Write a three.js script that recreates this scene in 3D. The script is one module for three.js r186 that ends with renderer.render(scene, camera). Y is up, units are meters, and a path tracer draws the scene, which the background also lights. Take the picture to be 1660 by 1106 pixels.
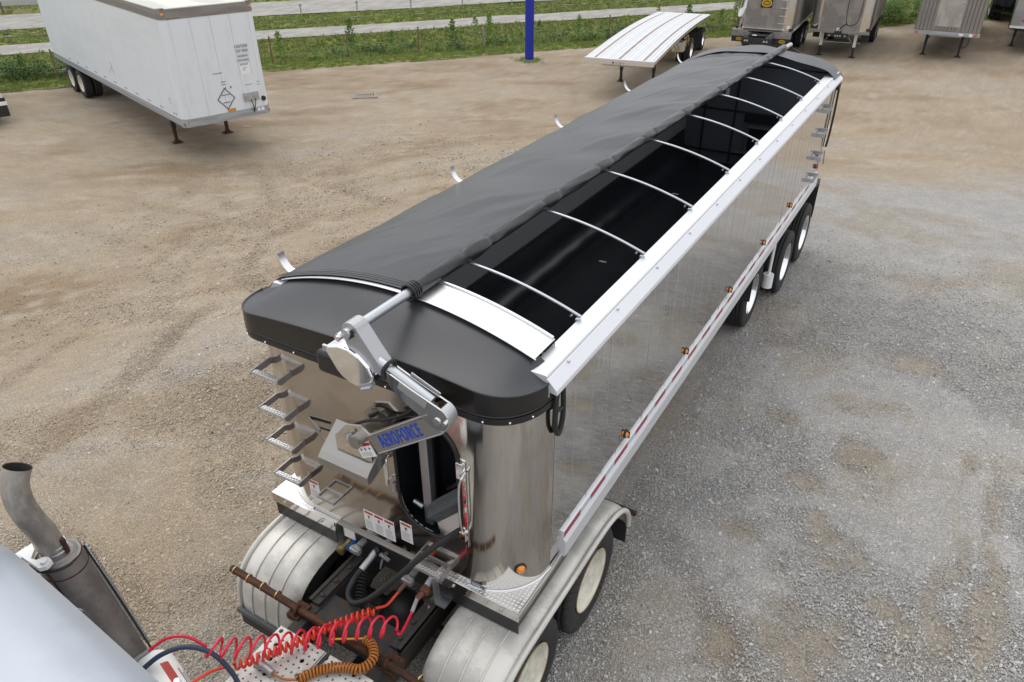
import * as THREE from 'three';
import { mergeGeometries, mergeVertices } from 'three/addons/utils/BufferGeometryUtils.js';
import { RoundedBoxGeometry } from 'three/addons/geometries/RoundedBoxGeometry.js';

// ---------------------------------------------------------------- camera, sky, sun, exposure
const scene = new THREE.Scene();
const camera = new THREE.PerspectiveCamera(49.95, 1024 / 682, 0.05, 1500);
camera.rotation.order = 'YXZ';
camera.position.set(2.93, 5.73, 2.96);
camera.rotation.set(-0.558, 0.535, -0.004);

function rng(seed) { let a = seed >>> 0; return () => { a = (a + 0x6D2B79F5) | 0; let t = Math.imul(a ^ (a >>> 15), 1 | a); t = (t + Math.imul(t ^ (t >>> 7), 61 | t)) ^ t; return ((t ^ (t >>> 14)) >>> 0) / 4294967296; }; }
const hash2 = (x, y, s = 0) => { let h = Math.imul(x | 0, 374761393) ^ Math.imul(y | 0, 668265263) ^ Math.imul(s | 0, 2147483647 ^ 0x5bd1e995); h = Math.imul(h ^ (h >>> 13), 1274126177); h ^= h >>> 16; return (h >>> 0) / 4294967296; };
const sm = (a, b, x) => { const t = Math.min(1, Math.max(0, (x - a) / (b - a))); return t * t * (3 - 2 * t); };
const lerp = (a, b, t) => a + (b - a) * t;
function vnoise(x, y, s = 0, wrap = 0) {
  const xi = Math.floor(x), yi = Math.floor(y), fx = x - xi, fy = y - yi, u = fx * fx * (3 - 2 * fx), v = fy * fy * (3 - 2 * fy);
  const w = wrap ? (n => ((n % wrap) + wrap) % wrap) : (n => n);
  return lerp(lerp(hash2(w(xi), w(yi), s), hash2(w(xi + 1), w(yi), s), u), lerp(hash2(w(xi), w(yi + 1), s), hash2(w(xi + 1), w(yi + 1), s), u), v);
}
const fbm = (x, y, o = 4, s = 0) => { let a = 0, k = .5, n = 0; for (let i = 0; i < o; i++) { a += k * vnoise(x, y, s + i); n += k; k *= .5; x *= 2.03; y *= 2.03; } return a / n; };

{ // overcast sky: an even bright cloud deck, a little brighter towards the veiled sun
  const W = 512, H = 256, d = new Float32Array(W * H * 4);
  for (let j = 0; j < H; j++) for (let i = 0; i < W; i++) {
    const el = (j + .5) / H * Math.PI - Math.PI / 2, az = (i + .5) / W * Math.PI * 2 - Math.PI;
    const dx = Math.cos(el) * Math.cos(az), dy = Math.sin(el), dz = Math.cos(el) * Math.sin(az);
    const q = 1.5 / (Math.max(dy, 0) + .25);
    const n = fbm(dx * q * 1.3 + 7, dz * q * 1.3 + 3, 5, 11);
    const sun = Math.max(0, dx * -.42 + dy * .86 + dz * -.28);
    let v = .86 + .3 * Math.max(dy, 0) + .3 * (n - .5) + .25 * Math.pow(sun, 4);
    if (dy < 0) v = .86;
    const k = (j * W + i) * 4, bl = .5 * (1 - n);
    d[k] = v * (.985 - .05 * bl); d[k + 1] = v * (1 - .02 * bl); d[k + 2] = v * (1.035 + .03 * bl); d[k + 3] = 1;
  }
  const t = new THREE.DataTexture(d, W, H, THREE.RGBAFormat, THREE.FloatType);
  t.mapping = THREE.EquirectangularReflectionMapping; t.magFilter = THREE.LinearFilter; t.minFilter = THREE.LinearFilter; t.wrapS = THREE.RepeatWrapping; t.needsUpdate = true;
  scene.background = t; scene.environment = t;
}
const sun = new THREE.DirectionalLight(new THREE.Color(1, .96, .9), .8);
sun.position.set(-21, 43, -14); sun.castShadow = true; sun.shadow.radius = 80;
sun.shadow.camera.left = sun.shadow.camera.bottom = -45; sun.shadow.camera.right = sun.shadow.camera.top = 45; sun.shadow.camera.far = 140; sun.shadow.mapSize.set(4096, 4096);
scene.add(sun); scene.add(sun.target);
const renderer = new THREE.WebGLRenderer({ antialias: true });
renderer.setSize(1024, 682); renderer.toneMapping = THREE.LinearToneMapping; renderer.toneMappingExposure = 1.12; renderer.shadowMap.enabled = true;

// ---------------------------------------------------------------- helpers
const V = (x, y, z) => new THREE.Vector3(x, y, z);
const PI = Math.PI;
const taken = {};
const numbered = n => { const k = taken[n] = (taken[n] ?? -1) + 1; return k ? n + '_' + String(k).padStart(3, '0') : n; };
function lit(o) { o.castShadow = true; o.receiveShadow = true; return o; }
function thing(name, label, category, pos = [0, 0, 0], turn = 0, group) {
  const o = new THREE.Group(); o.name = numbered(name); scene.add(o); o.position.set(...pos); o.rotation.y = turn;
  o.userData = { label, category }; if (group) o.userData.group = group; return o;
}
function mesh(name, geo, mat, parent, label) { // parts may share a name
  const m = lit(new THREE.Mesh(Array.isArray(geo) ? mg(geo) : geo, mat)); m.name = name; if (label) m.userData.label = label; parent.add(m); return m;
}
function solo(name, geo, mat, label, category, group) {
  const m = lit(new THREE.Mesh(Array.isArray(geo) ? mg(geo) : geo, mat)); m.name = numbered(name); m.userData = { label, category }; if (group) m.userData.group = group; scene.add(m); return m;
}
function structure(name, geo, mat, parent = scene) { const m = lit(new THREE.Mesh(geo, mat)); m.name = parent === scene ? numbered(name) : name; if (parent === scene) m.userData = { kind: 'structure' }; parent.add(m); return m; }
function part(name, parent, pos) { const g = new THREE.Group(); g.name = name; if (pos) g.position.set(...pos); parent.add(g); return g; }
function mg(list) { return mergeGeometries(list.map(g => { const q = g.index ? g.toNonIndexed() : g.clone(); for (const k of Object.keys(q.attributes)) if (!['position', 'normal', 'uv'].includes(k)) q.deleteAttribute(k); return q; })); }
function place(g, x = 0, y = 0, z = 0, rx = 0, ry = 0, rz = 0) { if (rx || ry || rz) g.applyMatrix4(new THREE.Matrix4().makeRotationFromEuler(new THREE.Euler(rx, ry, rz, 'XYZ'))); g.translate(x, y, z); return g; }
// box by extents
const bx = (x0, x1, y0, y1, z0, z1) => place(new THREE.BoxGeometry(Math.abs(x1 - x0), Math.abs(y1 - y0), Math.abs(z1 - z0)), (x0 + x1) / 2, (y0 + y1) / 2, (z0 + z1) / 2);
const rb = (x0, x1, y0, y1, z0, z1, r = .008, s = 1) => place(new RoundedBoxGeometry(Math.abs(x1 - x0), Math.abs(y1 - y0), Math.abs(z1 - z0), s, Math.min(r, .49 * Math.min(Math.abs(x1 - x0), Math.abs(y1 - y0), Math.abs(z1 - z0)))), (x0 + x1) / 2, (y0 + y1) / 2, (z0 + z1) / 2);
function rod(a, b, r, seg = 10, r2 = r) { const A = V(...a), B = V(...b), d = B.clone().sub(A), g = new THREE.CylinderGeometry(r2, r, d.length(), seg); g.applyQuaternion(new THREE.Quaternion().setFromUnitVectors(V(0, 1, 0), d.clone().normalize())); g.translate((A.x + B.x) / 2, (A.y + B.y) / 2, (A.z + B.z) / 2); return g; }
function bar(a, b, w, h, up = [0, 1, 0]) { // box beam from a to b, w across, h along up
  const A = V(...a), B = V(...b), d = B.clone().sub(A), L = d.length(), zc = d.normalize(), xc = V(...up).cross(zc).normalize(), yc = zc.clone().cross(xc);
  const g = new THREE.BoxGeometry(w, h, L); g.applyMatrix4(new THREE.Matrix4().makeBasis(xc, yc, zc)); g.translate((A.x + B.x) / 2, (A.y + B.y) / 2, (A.z + B.z) / 2); return g;
}
const tube = (pts, r, seg = 40, rs = 8) => new THREE.TubeGeometry(new THREE.CatmullRomCurve3(pts.map(p => V(...p)), false, 'centripetal'), seg, r, rs, false);
function exZ(pts, z0, z1, opt = {}) { const s = new THREE.Shape(pts.map(p => new THREE.Vector2(p[0], p[1]))); const g = new THREE.ExtrudeGeometry(s, { depth: Math.abs(z1 - z0), bevelEnabled: false, ...opt }); g.translate(0, 0, Math.min(z0, z1)); return g; }
function exX(pts, x0, x1, opt = {}) { const s = new THREE.Shape(pts.map(p => new THREE.Vector2(-p[0], p[1]))); const g = new THREE.ExtrudeGeometry(s, { depth: Math.abs(x1 - x0), bevelEnabled: false, ...opt }); g.rotateY(PI / 2); g.translate(Math.min(x0, x1), 0, 0); return g; }
function uvPlan(g, u, v, k = 1) { const p = g.attributes.position, a = new Float32Array(p.count * 2); const f = { x: 'getX', y: 'getY', z: 'getZ' }; for (let i = 0; i < p.count; i++) { a[2 * i] = p[f[u]](i) * k; a[2 * i + 1] = p[f[v]](i) * k; } g.setAttribute('uv', new THREE.BufferAttribute(a, 2)); return g; }
function grid(nu, nv, fn, uvf) { // parametric sheet
  const pos = [], uv = [], idx = [];
  for (let j = 0; j <= nv; j++) for (let i = 0; i <= nu; i++) { const p = fn(i / nu, j / nv); pos.push(p[0], p[1], p[2]); const q = uvf ? uvf(i / nu, j / nv, p) : [i / nu, j / nv]; uv.push(q[0], q[1]); }
  for (let j = 0; j < nv; j++) for (let i = 0; i < nu; i++) { const a = j * (nu + 1) + i, b = a + 1, c = a + nu + 1, d = c + 1; idx.push(a, b, d, a, d, c); }
  const g = new THREE.BufferGeometry(); g.setAttribute('position', new THREE.Float32BufferAttribute(pos, 3)); g.setAttribute('uv', new THREE.Float32BufferAttribute(uv, 2)); g.setIndex(idx); g.computeVertexNormals(); return g;
}
function lathe(profile, seg = 40) { return new THREE.LatheGeometry(profile.map(p => new THREE.Vector2(p[0], p[1])), seg); } // [radius, along]
function helix(path, R, turns, r, seg, phase = 0, rs = 6, skew = 0) { // a coil wound about a path
  const c = new THREE.CatmullRomCurve3(path.map(p => V(...p)), false, 'centripetal'), pts = [], n = seg * turns;
  for (let i = 0; i <= n; i++) { const u = i / n, p = c.getPointAt(u), T_ = c.getTangentAt(u), a = phase + u * turns * PI * 2, B = V(0, 1, 0).cross(T_).normalize(), N = T_.clone().cross(B), k = R * Math.min(1, 40 * u + .5, 40 * (1 - u) + .5); pts.push(p.clone().addScaledVector(N, Math.cos(a) * k).addScaledVector(B, Math.sin(a) * k).addScaledVector(T_, Math.sin(a) * skew)); }
  return new THREE.TubeGeometry(new THREE.CatmullRomCurve3(pts), n, r, rs, false);
}
// ---------------------------------------------------------------- textures
function dataTex(n, fn, srgb = false, m = n) {
  const d = new Uint8Array(n * m * 4);
  for (let j = 0; j < m; j++) for (let i = 0; i < n; i++) { const c = fn(i / n, j / m, i, j), k = (j * n + i) * 4; d[k] = Math.max(0, Math.min(255, c[0] * 255)); d[k + 1] = Math.max(0, Math.min(255, c[1] * 255)); d[k + 2] = Math.max(0, Math.min(255, c[2] * 255)); d[k + 3] = 255; }
  const t = new THREE.DataTexture(d, n, m); t.magFilter = THREE.LinearFilter; t.minFilter = THREE.LinearMipmapLinearFilter; t.generateMipmaps = true; t.wrapS = t.wrapT = THREE.RepeatWrapping; if (srgb) t.colorSpace = THREE.SRGBColorSpace; t.needsUpdate = true; return t;
}
function canvasTex(w, h, draw) { const c = document.createElement('canvas'); c.width = w; c.height = h; const x = c.getContext('2d'); draw(x, w, h); const t = new THREE.CanvasTexture(c); t.colorSpace = THREE.SRGBColorSpace; t.anisotropy = 8; return t; }
const rep = (t, a, b = a) => { const q = t.clone(); q.repeat.set(a, b); q.needsUpdate = true; return q; };

// gravel: packed stones in a tile of 5 m, colour around 1 so that the ground's own colours show
const GN = 2048, gravelH = new Float32Array(GN * GN), gravelC = new Float32Array(GN * GN);
{
  const layer = (cells, amp, lo, seed) => {
    const cs = GN / cells;
    for (let cy = 0; cy < cells; cy++) for (let cx = 0; cx < cells; cx++) {
      if (hash2(cx, cy, seed) < lo) continue;
      const px = (cx + hash2(cx, cy, seed + 1)) * cs, py = (cy + hash2(cx, cy, seed + 2)) * cs, r = cs * (.36 + .34 * hash2(cx, cy, seed + 3)), a = hash2(cx, cy, seed + 4) * 3.14, e = .65 + .35 * hash2(cx, cy, seed + 5), c = Math.cos(a), s = Math.sin(a), t = hash2(cx, cy, seed + 6), R = Math.ceil(r);
      for (let dy = -R; dy <= R; dy++) for (let dx = -R; dx <= R; dx++) {
        const u = (dx * c + dy * s) / r, v = (-dx * s + dy * c) / (r * e), q = u * u + v * v; if (q > 1) continue;
        const k = (((Math.round(py) + dy + GN * 2) % GN)) * GN + ((Math.round(px) + dx + GN * 2) % GN), h = amp * Math.sqrt(1 - q * q) * (.6 + .4 * t) + .04 * u;
        if (h > gravelH[k]) { gravelH[k] = h; gravelC[k] = .15 + .85 * t; }
      }
    }
  };
  layer(520, .3, .05, 21); layer(360, .5, .3, 41); layer(220, .75, .6, 61); layer(130, 1, .9, 81);
}
const T = {};
T.gravel = dataTex(GN, (u, v, i, j) => { const k = j * GN + i, f = hash2(i, j, 5); let c = gravelH[k] > 0 ? .6 + .42 * gravelC[k] : .5; c += .14 * (f - .5); const w = .03 * (hash2(i >> 3, j >> 3, 9) - .5); return [c * .80 + w, c * .79, c * .775 - w]; });
T.gravelBump = dataTex(GN, (u, v, i, j) => { const h = gravelH[j * GN + i] * .85 + .12 * hash2(i, j, 7); return [h, h, h]; });
T.fine = dataTex(512, (u, v) => { const n = .5 * vnoise(u * 64, v * 64, 3, 64) + .3 * vnoise(u * 128, v * 128, 4, 128) + .2 * vnoise(u * 256, v * 256, 5, 256); return [n, n, n]; });
T.wave = dataTex(512, (u, v) => { const n = .6 * vnoise(u * 4, v * 4, 13, 4) + .3 * vnoise(u * 8, v * 8, 14, 8) + .1 * vnoise(u * 16, v * 16, 15, 16); return [n, n, n]; });
T.brush = dataTex(512, (u, v) => { const n = .45 * vnoise(u * 4, v * 128, 17, 128) + .3 * vnoise(u * 12, v * 64, 18, 64) + .25 * vnoise(u * 5, v * 10, 19, 10); return [n, n, n]; });
T.grime = dataTex(512, (u, v) => { let n = .5 * vnoise(u * 6, v * 6, 23, 6) + .3 * vnoise(u * 18, v * 18, 24, 18) + .2 * vnoise(u * 70, v * 70, 25, 70); n = sm(.25, .8, n); return [n, n, n]; });
T.grimeColor = dataTex(512, (u, v) => { let n = .5 * vnoise(u * 6, v * 6, 23, 6) + .3 * vnoise(u * 18, v * 18, 24, 18) + .2 * vnoise(u * 70, v * 70, 25, 70); const k = .78 + .22 * sm(.3, .65, n); return [k, k * .99, k * (.97)]; });
T.clean = dataTex(256, (u, v) => { const n = .5 * vnoise(u * 4, v * 4, 63, 4) + .3 * vnoise(u * 12, v * 12, 64, 12) + .2 * vnoise(u * 40, v * 40, 65, 40), k = .95 + .05 * sm(.3, .6, n); return [k, k, k * .995]; });
T.rust = dataTex(512, (u, v) => { const n = .4 * vnoise(u * 8, v * 8, 33, 8) + .35 * vnoise(u * 24, v * 24, 34, 24) + .25 * vnoise(u * 90, v * 90, 35, 90); const k = sm(.42, .62, n); return [lerp(.30, .46, k) * (.8 + .3 * n), lerp(.21, .27, k) * (.8 + .3 * n), lerp(.16, .17, k) * (.8 + .3 * n)]; }, true);
T.dirtySteel = dataTex(512, (u, v) => { const n = .4 * vnoise(u * 5, v * 5, 43, 5) + .35 * vnoise(u * 20, v * 20, 44, 20) + .25 * vnoise(u * 90, v * 90, 45, 90); const k = sm(.5, .68, n), c = .22 + .14 * n; return [lerp(c, .36, k), lerp(c, .29, k), lerp(c * 1.02, .22, k)]; }, true);
T.diamond = dataTex(256, (u, v) => { const q = (u * 8) % 1, w = (v * 8) % 1; const a = Math.abs(q - .5) * 2 + Math.abs(w - .5) * 2; const k = a < .8 ? 1 - a * .8 : .1; return [k, k, k]; });
T.tread = dataTex(256, (u, v) => { const zig = Math.abs((u * 40) % 1 - .5) * 2; const k = zig > .22 ? 1 : .1; return [k, k, k]; });
T.tarp = dataTex(512, (u, v) => { const n = .5 * vnoise(u * 5, v * 5, 53, 5) + .3 * vnoise(u * 17, v * 17, 54, 17) + .2 * hash2(u * 512, v * 512, 2); const k = .82 + .3 * (n - .4); return [k, k, k]; });

// ---------------------------------------------------------------- materials
const std = (c, rough = .6, metal = 0, o = {}) => new THREE.MeshStandardMaterial({ color: Array.isArray(c) ? new THREE.Color().setRGB(...c) : c, roughness: rough, metalness: metal, ...o });
const phy = (c, rough, metal, o) => new THREE.MeshPhysicalMaterial({ color: Array.isArray(c) ? new THREE.Color().setRGB(...c) : c, roughness: rough, metalness: metal, ...o });
const M = {
  polished: std([.72, .70, .675], .04, 1, { bumpMap: rep(T.wave, .45), bumpScale: .002 }),
  sidePanel: [0, 1, 2].map(i => std([.66 + .02 * i, .655 + .02 * i, .645 + .02 * i], .035 + .012 * i, 1, { bumpMap: rep(T.brush, .4, .35), bumpScale: .0006 })),
  stainless: std([.50, .465, .425], .1, 1, { bumpMap: rep(T.wave, .7), bumpScale: .006 }), noseSteel: std([.62, .585, .545], .09, 1, { bumpMap: rep(T.wave, .5), bumpScale: .003 }),
  seam: std([.55, .55, .53], .45, .6),
  aluminium: std([.82, .82, .82], .32, 1, { bumpMap: rep(T.brush, .3, 2), bumpScale: .0002 }),
  rail: std([.74, .75, .77], .45, .5),
  chrome: std([.86, .86, .87], .05, 1),
  castAlu: std([.44, .44, .45], .42, .7, { bumpMap: rep(T.fine, 3), bumpScale: .0006 }),
  rung: std([.34, .325, .31], .38, .7, { bumpMap: rep(T.fine, 2), bumpScale: .0004 }), dullAlu: std([.34, .325, .305], .32, .75),
  rollVinyl: phy([.016, .017, .019], .3, 0, { bumpMap: rep(T.fine, 1.2), bumpScale: .0008 }),
  capSkirt: phy([.014, .013, .012], .26, 0, { bumpMap: rep(T.wave, .8), bumpScale: .003 }),
  galv: std([.52, .54, .56], .36, .85, { bumpMap: rep(T.fine, 2), bumpScale: .0004 }),
  treadPlate: std([.78, .78, .78], .3, 1, { bumpMap: rep(T.diamond, 4), bumpScale: .004 }),
  vinyl: phy([.032, .034, .039], .36, 0, { map: rep(T.tarp, .6), bumpMap: rep(T.fine, 1.2), bumpScale: .0008, specularIntensity: 1 }),
  capVinyl: phy([.04, .041, .045], .36, 0, { map: rep(T.tarp, .5), bumpMap: rep(T.fine, 2.5), bumpScale: .0002 }),
  liner: std([.018, .02, .025], .27, 0, { bumpMap: rep(T.wave, 1.2), bumpScale: .001 }),
  gateDark: std([.13, .145, .175], .42, .3, { bumpMap: rep(T.wave, 1), bumpScale: .003 }),
  rubber: std([.018, .018, .019], .62), rubberGloss: std([.014, .014, .015], .35),
  tire: std([.026, .026, .027], .78, 0, { bumpMap: rep(T.fine, 4), bumpScale: .0015, map: rep(T.grimeColor, 2) }),
  treadTire: std([.03, .03, .03], .85, 0, { bumpMap: T.tread, bumpScale: .008, map: rep(T.grimeColor, 2) }),
  dustTire: std([.055, .053, .05], .9, 0, { map: rep(T.grimeColor, 1) }),
  blackSteel: std([.025, .025, .027], .5, .2, { bumpMap: rep(T.fine, 2), bumpScale: .001 }),
  frame: std([.62, .62, .62], .75, .1, { map: rep(T.dirtySteel, .9), bumpMap: rep(T.fine, 2), bumpScale: .0015 }),
  greyFrame: std([.115, .12, .13], .62, .1, { map: rep(T.grimeColor, 1.3), bumpMap: rep(T.fine, 2), bumpScale: .001 }),
  rust: std([.62, .62, .62], .85, 0, { map: rep(T.rust, 1.3), bumpMap: rep(T.fine, 3), bumpScale: .002 }),
  fender: std([.66, .645, .60], .42, .2, { map: rep(T.grimeColor, .9), bumpMap: rep(T.wave, 1), bumpScale: .0015 }),
  whiteWheel: std([.74, .72, .62], .45, 0, { map: rep(T.grimeColor, 2) }),
  wheelRust: std([.42, .28, .15], .8),
  white: std([.70, .735, .775], .42, 0, { map: T.clean }),
  whiteClean: std([.8, .8, .79], .5),
  greyRail: std([.40, .42, .45], .5, .35, { map: rep(T.grimeColor, .7) }),
  taupe: std([.27, .25, .235], .6, .3, { map: rep(T.grimeColor, .6) }),
  amber: phy([.8, .25, .01], .2, 0, { clearcoat: .6 }), redLens: phy([.6, .02, .015], .2, 0, { clearcoat: .6 }),
  redTape: std([.30, .028, .05], .35), silverTape: std([.62, .66, .68], .3, .4),
  redHose: std([.72, .022, .055], .38), orangeHose: std([.74, .06, .022], .42), brownCable: std([.40, .14, .022], .45), yellowWire: std([.65, .36, .02], .5), blueHose: std([.03, .05, .09], .5),
  brass: std([.62, .45, .2], .35, 1), redPaint: std([.35, .02, .02], .5), brownPaint: std([.16, .06, .035], .6),
  cab: phy([.37, .405, .455], .34, .15, { clearcoat: .45, clearcoatRoughness: .25, map: T.clean, bumpMap: rep(T.wave, .8), bumpScale: .002 }),
  exhaust: std([.40, .37, .335], .5, .6, { map: rep(T.grimeColor, 1.6), bumpMap: rep(T.fine, 3), bumpScale: .0008 }),
  muffler: std([.30, .28, .265], .55, .6, { map: rep(T.grimeColor, 1.6), bumpMap: rep(T.fine, 3), bumpScale: .0008 }),
  soot: std([.03, .028, .026], .9),
  deck: std([.64, .63, .60], .6, .3, { map: rep(T.grimeColor, 2) }),
  bluePole: std([.004, .02, .30], .55, 0, { bumpMap: rep(T.fine, 1), bumpScale: .0006 }),
  deckPlank: [0, 1, 2].map(i => std([.62 + .03 * i, .635 + .03 * i, .65 + .03 * i], .45, .4, { map: T.clean })),
  woodStrip: [0, 1].map(i => std([.36 + .05 * i, .27 + .05 * i, .22 + .04 * i], .8, 0, { map: rep(T.grimeColor, 1) })),
  strap: std([.42, .30, .06], .8), darkTarp: std([.03, .036, .036], .6),
  leaf: [[.15, .25, .036], [.11, .19, .03], [.2, .29, .055], [.075, .135, .03]].map(c => phy(c, .75, 0, { side: THREE.DoubleSide, transmission: .25, thickness: 0 })),
  stem: std([.11, .10, .04], .9),
  grassGround: std([1, 1, 1], .95, 0, { vertexColors: true, bumpMap: rep(T.fine, .35), bumpScale: .05 }),
  road: std([.34, .325, .30], .9, 0, { map: rep(T.grimeColor, .3), bumpMap: rep(T.fine, .5), bumpScale: .01 }),
  concrete: std([.30, .28, .25], .9, 0, { map: rep(T.grimeColor, 1) }),
  postWood: std([.16, .13, .10], .9), rustPost: std([.17, .10, .06], .85),
  shingle: std([.17, .175, .18], .9), siding: std([.52, .50, .46], .7), glassDark: std([.03, .035, .04], .1),
  guard: std([.45, .47, .48], .45, .7)
};
const label = (tex) => std(0xffffff, .45, 0, { map: tex });

// ---------------------------------------------------------------- terrain
// the yard falls gently about a metre from the trailer towards the drain and the parked trailers
function H(x, z) { const d = Math.hypot(Math.max(0, -2.6 - x), Math.max(0, -11.5 - z)); return -1.1 * sm(.3, 11.5, d); }
// along the edge of the yard: s runs along it, t outward
const EX = -29.2, EZ = -12.2, SX = .634, SZ = -.773;
const toST = (x, z) => [(x - EX) * SX + (z - EZ) * SZ, (x - EX) * SZ - (z - EZ) * SX];
const fromST = (s, t) => [EX + s * SX + t * SZ, EZ + s * SZ - t * SX];
const edgeT = s => .45 * (fbm(s * .22, 3.3, 3, 71) - .5) * 2 + .25 * (vnoise(s * 1.7, .5, 77) - .5) - .5 * sm(30, 42, s);

const MUD = [[3.19, -5.9, .55, .32], [2.85, -5.8, .35, .3], [3.09, -4.85, .34, .42], [3.06, -3.25, .36, .42], [2.99, -1.75, .55, .55], [2.46, -1.44, .3, .35], [3.56, -2.57, .4, .25], [2.6, -4.1, .35, .2], [2.2, -5.1, .4, .2], [3.4, -7.4, .6, .4], [2.1, -3.0, .25, .2]];
function mudAt(x, z) {
  const wx = x + .5 * (fbm(x * 1.7, z * 1.7, 4, 201) - .5), wz = z + .5 * (fbm(x * 1.7, z * 1.7, 4, 211) - .5), g = fbm(x * 4.5, z * 4.5, 4, 231);
  let m = 0;
  for (const [a, b, rx, rz] of MUD) { const q = Math.hypot((wx - a) / rx, (wz - b) / rz); m = Math.max(m, sm(-.1, .75, 1.3 - q - 1.5 * (g - .25))); }
  for (const [tx, wd] of [[4.08, .16], [4.45, .17]]) { const q = Math.abs(wx - tx - .06 * Math.sin(z * .9)) / wd; m = Math.max(m, sm(0, .5, 1.2 - q - 1.2 * (g - .2)) * sm(.4, .6, fbm(x * 1.4, z * .6, 3, 221)) * .9 * sm(-11, -8, z)); }
  return m;
}
const RUTS = [[-4, -30, 21], [-4, -30, 23.1], [-22, 4, 15], [-22, 4, 17], [12, -34, 22.5], [12, -34, 24.4], [-30, -34, 19], [-30, -34, 21], [-12, 14, 19.5], [-12, 14, 21.4]];
function rutAt(x, z) { let m = 0; for (const [a, b, r] of RUTS) { const d = Math.abs(Math.hypot(x - a, z - b) - r + .5 * (fbm(x * .3, z * .3, 2, 241) - .5)); if (d < .4) m = Math.max(m, sm(.3, .05, d) * sm(.4, .62, fbm(x * .7 + r, z * .7, 3, 251))); } return m; }
function yardColor(x, z) { // linear base colour of dirt and gravel
  const n1 = fbm(x * .22 + 5, z * .22, 4, 101), n2 = fbm(x * .9, z * .9, 5, 111), n3 = fbm(x * 3.5, z * 3.5, 4, 121), n4 = fbm(x * .45 - 3, z * .45 + 9, 5, 171);
  // streaks left by turning wheels, bent and broken up
  const w = 1.6 * (n1 - .5), a = x * .80 - z * .6, b = x * .6 + z * .80 + w, st = fbm(a * .22 + w, b * 1.0, 5, 131), st2 = fbm(a * .7, b * 3.0, 4, 141);
  const left = sm(1.4, -3.2, x + 3.6 * (n1 - .5) + Math.max(0, -z - 13) * -.9);
  const near = left * sm(-7, -1.5, z) * sm(-10, -3, x); // loose pale stone beside the truck
  let c = [.385, .374, .36];
  const mixc = (t, k) => { c = c.map((v, i) => lerp(v, t[i], Math.max(0, Math.min(1, k)))); };
  mixc([.41, .332, .238], left * (.75 + .8 * sm(.3, .62, .45 * st + .55 * n4)) * (1 - .45 * near * sm(.42, .58, n2)) + (1 - left) * .12 * n2);
  mixc([.29, .21, .13], left * sm(.46, .68, .4 * st + .35 * n4 + .25 * n2) * (.4 + .6 * sm(1, -7, x + z * .3)) * (1 - .3 * near));
  mixc([.44, .39, .32], left * .6 * sm(.52, .7, .5 * st2 + .5 * n3));
  mixc([.31, .245, .17], left * .5 * sm(.5, .66, n3 * .5 + .5 * fbm(x * 1.6, z * 1.6, 4, 181)));
  mixc([.31, .265, .2], (1 - left) * sm(.54, .68, n2) * .5);
  mixc([.32, .27, .2], mudAt(x, z) * .7);
  const rut = rutAt(x, z), g5 = fbm(x * 11, z * 11, 2, 191); mixc([.27, .205, .135], rut * .28 * (1 - .6 * (1 - left)));
  const k = .84 + .22 * n3 + .16 * (n2 - .5) + .2 * (g5 - .5); return c.map(v => v * k);
}
{ // the yard: one sheet, finer near the camera, out to the horizon
  const axis = (lo, a, b, hi, h) => { const r = []; let v = a, s = h; const left = []; while (v > lo) { s *= 1.025; v -= s; left.push(v); } r.push(...left.reverse()); for (v = a; v <= b; v += h) r.push(v); s = h; while (v < hi) { r.push(v); s *= 1.025; v += s; } r.push(hi); return r; };
  const xs = axis(-420, -12, 6, 420, .085), zs = axis(-420, -13, 2.5, 420, .085);
  const nx = xs.length, nz = zs.length, pos = new Float32Array(nx * nz * 3), col = new Float32Array(nx * nz * 3), uv = new Float32Array(nx * nz * 2), idx = [];
  for (let j = 0; j < nz; j++) for (let i = 0; i < nx; i++) {
    const x = xs[i], z = zs[j], k = j * nx + i, near = Math.hypot(x, z) < 70;
    const c = near ? yardColor(x, z) : [.33, .3, .26];
    const rough = near ? .05 * (fbm(x * .5, z * .5, 3, 151) - .5) + .02 * (fbm(x * 3, z * 3, 2, 161) - .5) - .014 * mudAt(x, z) - .015 * rutAt(x, z) : 0;
    const [es, et] = toST(x, z), under = -1.2 * sm(.7, 2.6, et - .4);
    pos.set([x, H(x, z) + under + rough * sm(0, 1, Math.abs(x) < 1.6 && z < 1 && z > -11 ? 0.35 : 1), z], k * 3); col.set(c.map(v => v * 1.45), k * 3); uv.set([x / 5 + .03 * Math.sin(z * .31), z / 5 + .03 * Math.sin(x * .27)], k * 2);
  }
  for (let j = 0; j < nz - 1; j++) for (let i = 0; i < nx - 1; i++) { const a = j * nx + i, b = a + 1, c = a + nx, d = c + 1; idx.push(a, c, b, b, c, d); }
  const g = new THREE.BufferGeometry(); g.setAttribute('position', new THREE.BufferAttribute(pos, 3)); g.setAttribute('color', new THREE.BufferAttribute(col, 3)); g.setAttribute('uv', new THREE.BufferAttribute(uv, 2)); g.setIndex(idx); g.computeVertexNormals();
  structure('gravel_yard', g, std([1, 1, 1], .93, 0, { vertexColors: true, map: T.gravel, bumpMap: T.gravelBump, bumpScale: .018 }));
}
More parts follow.
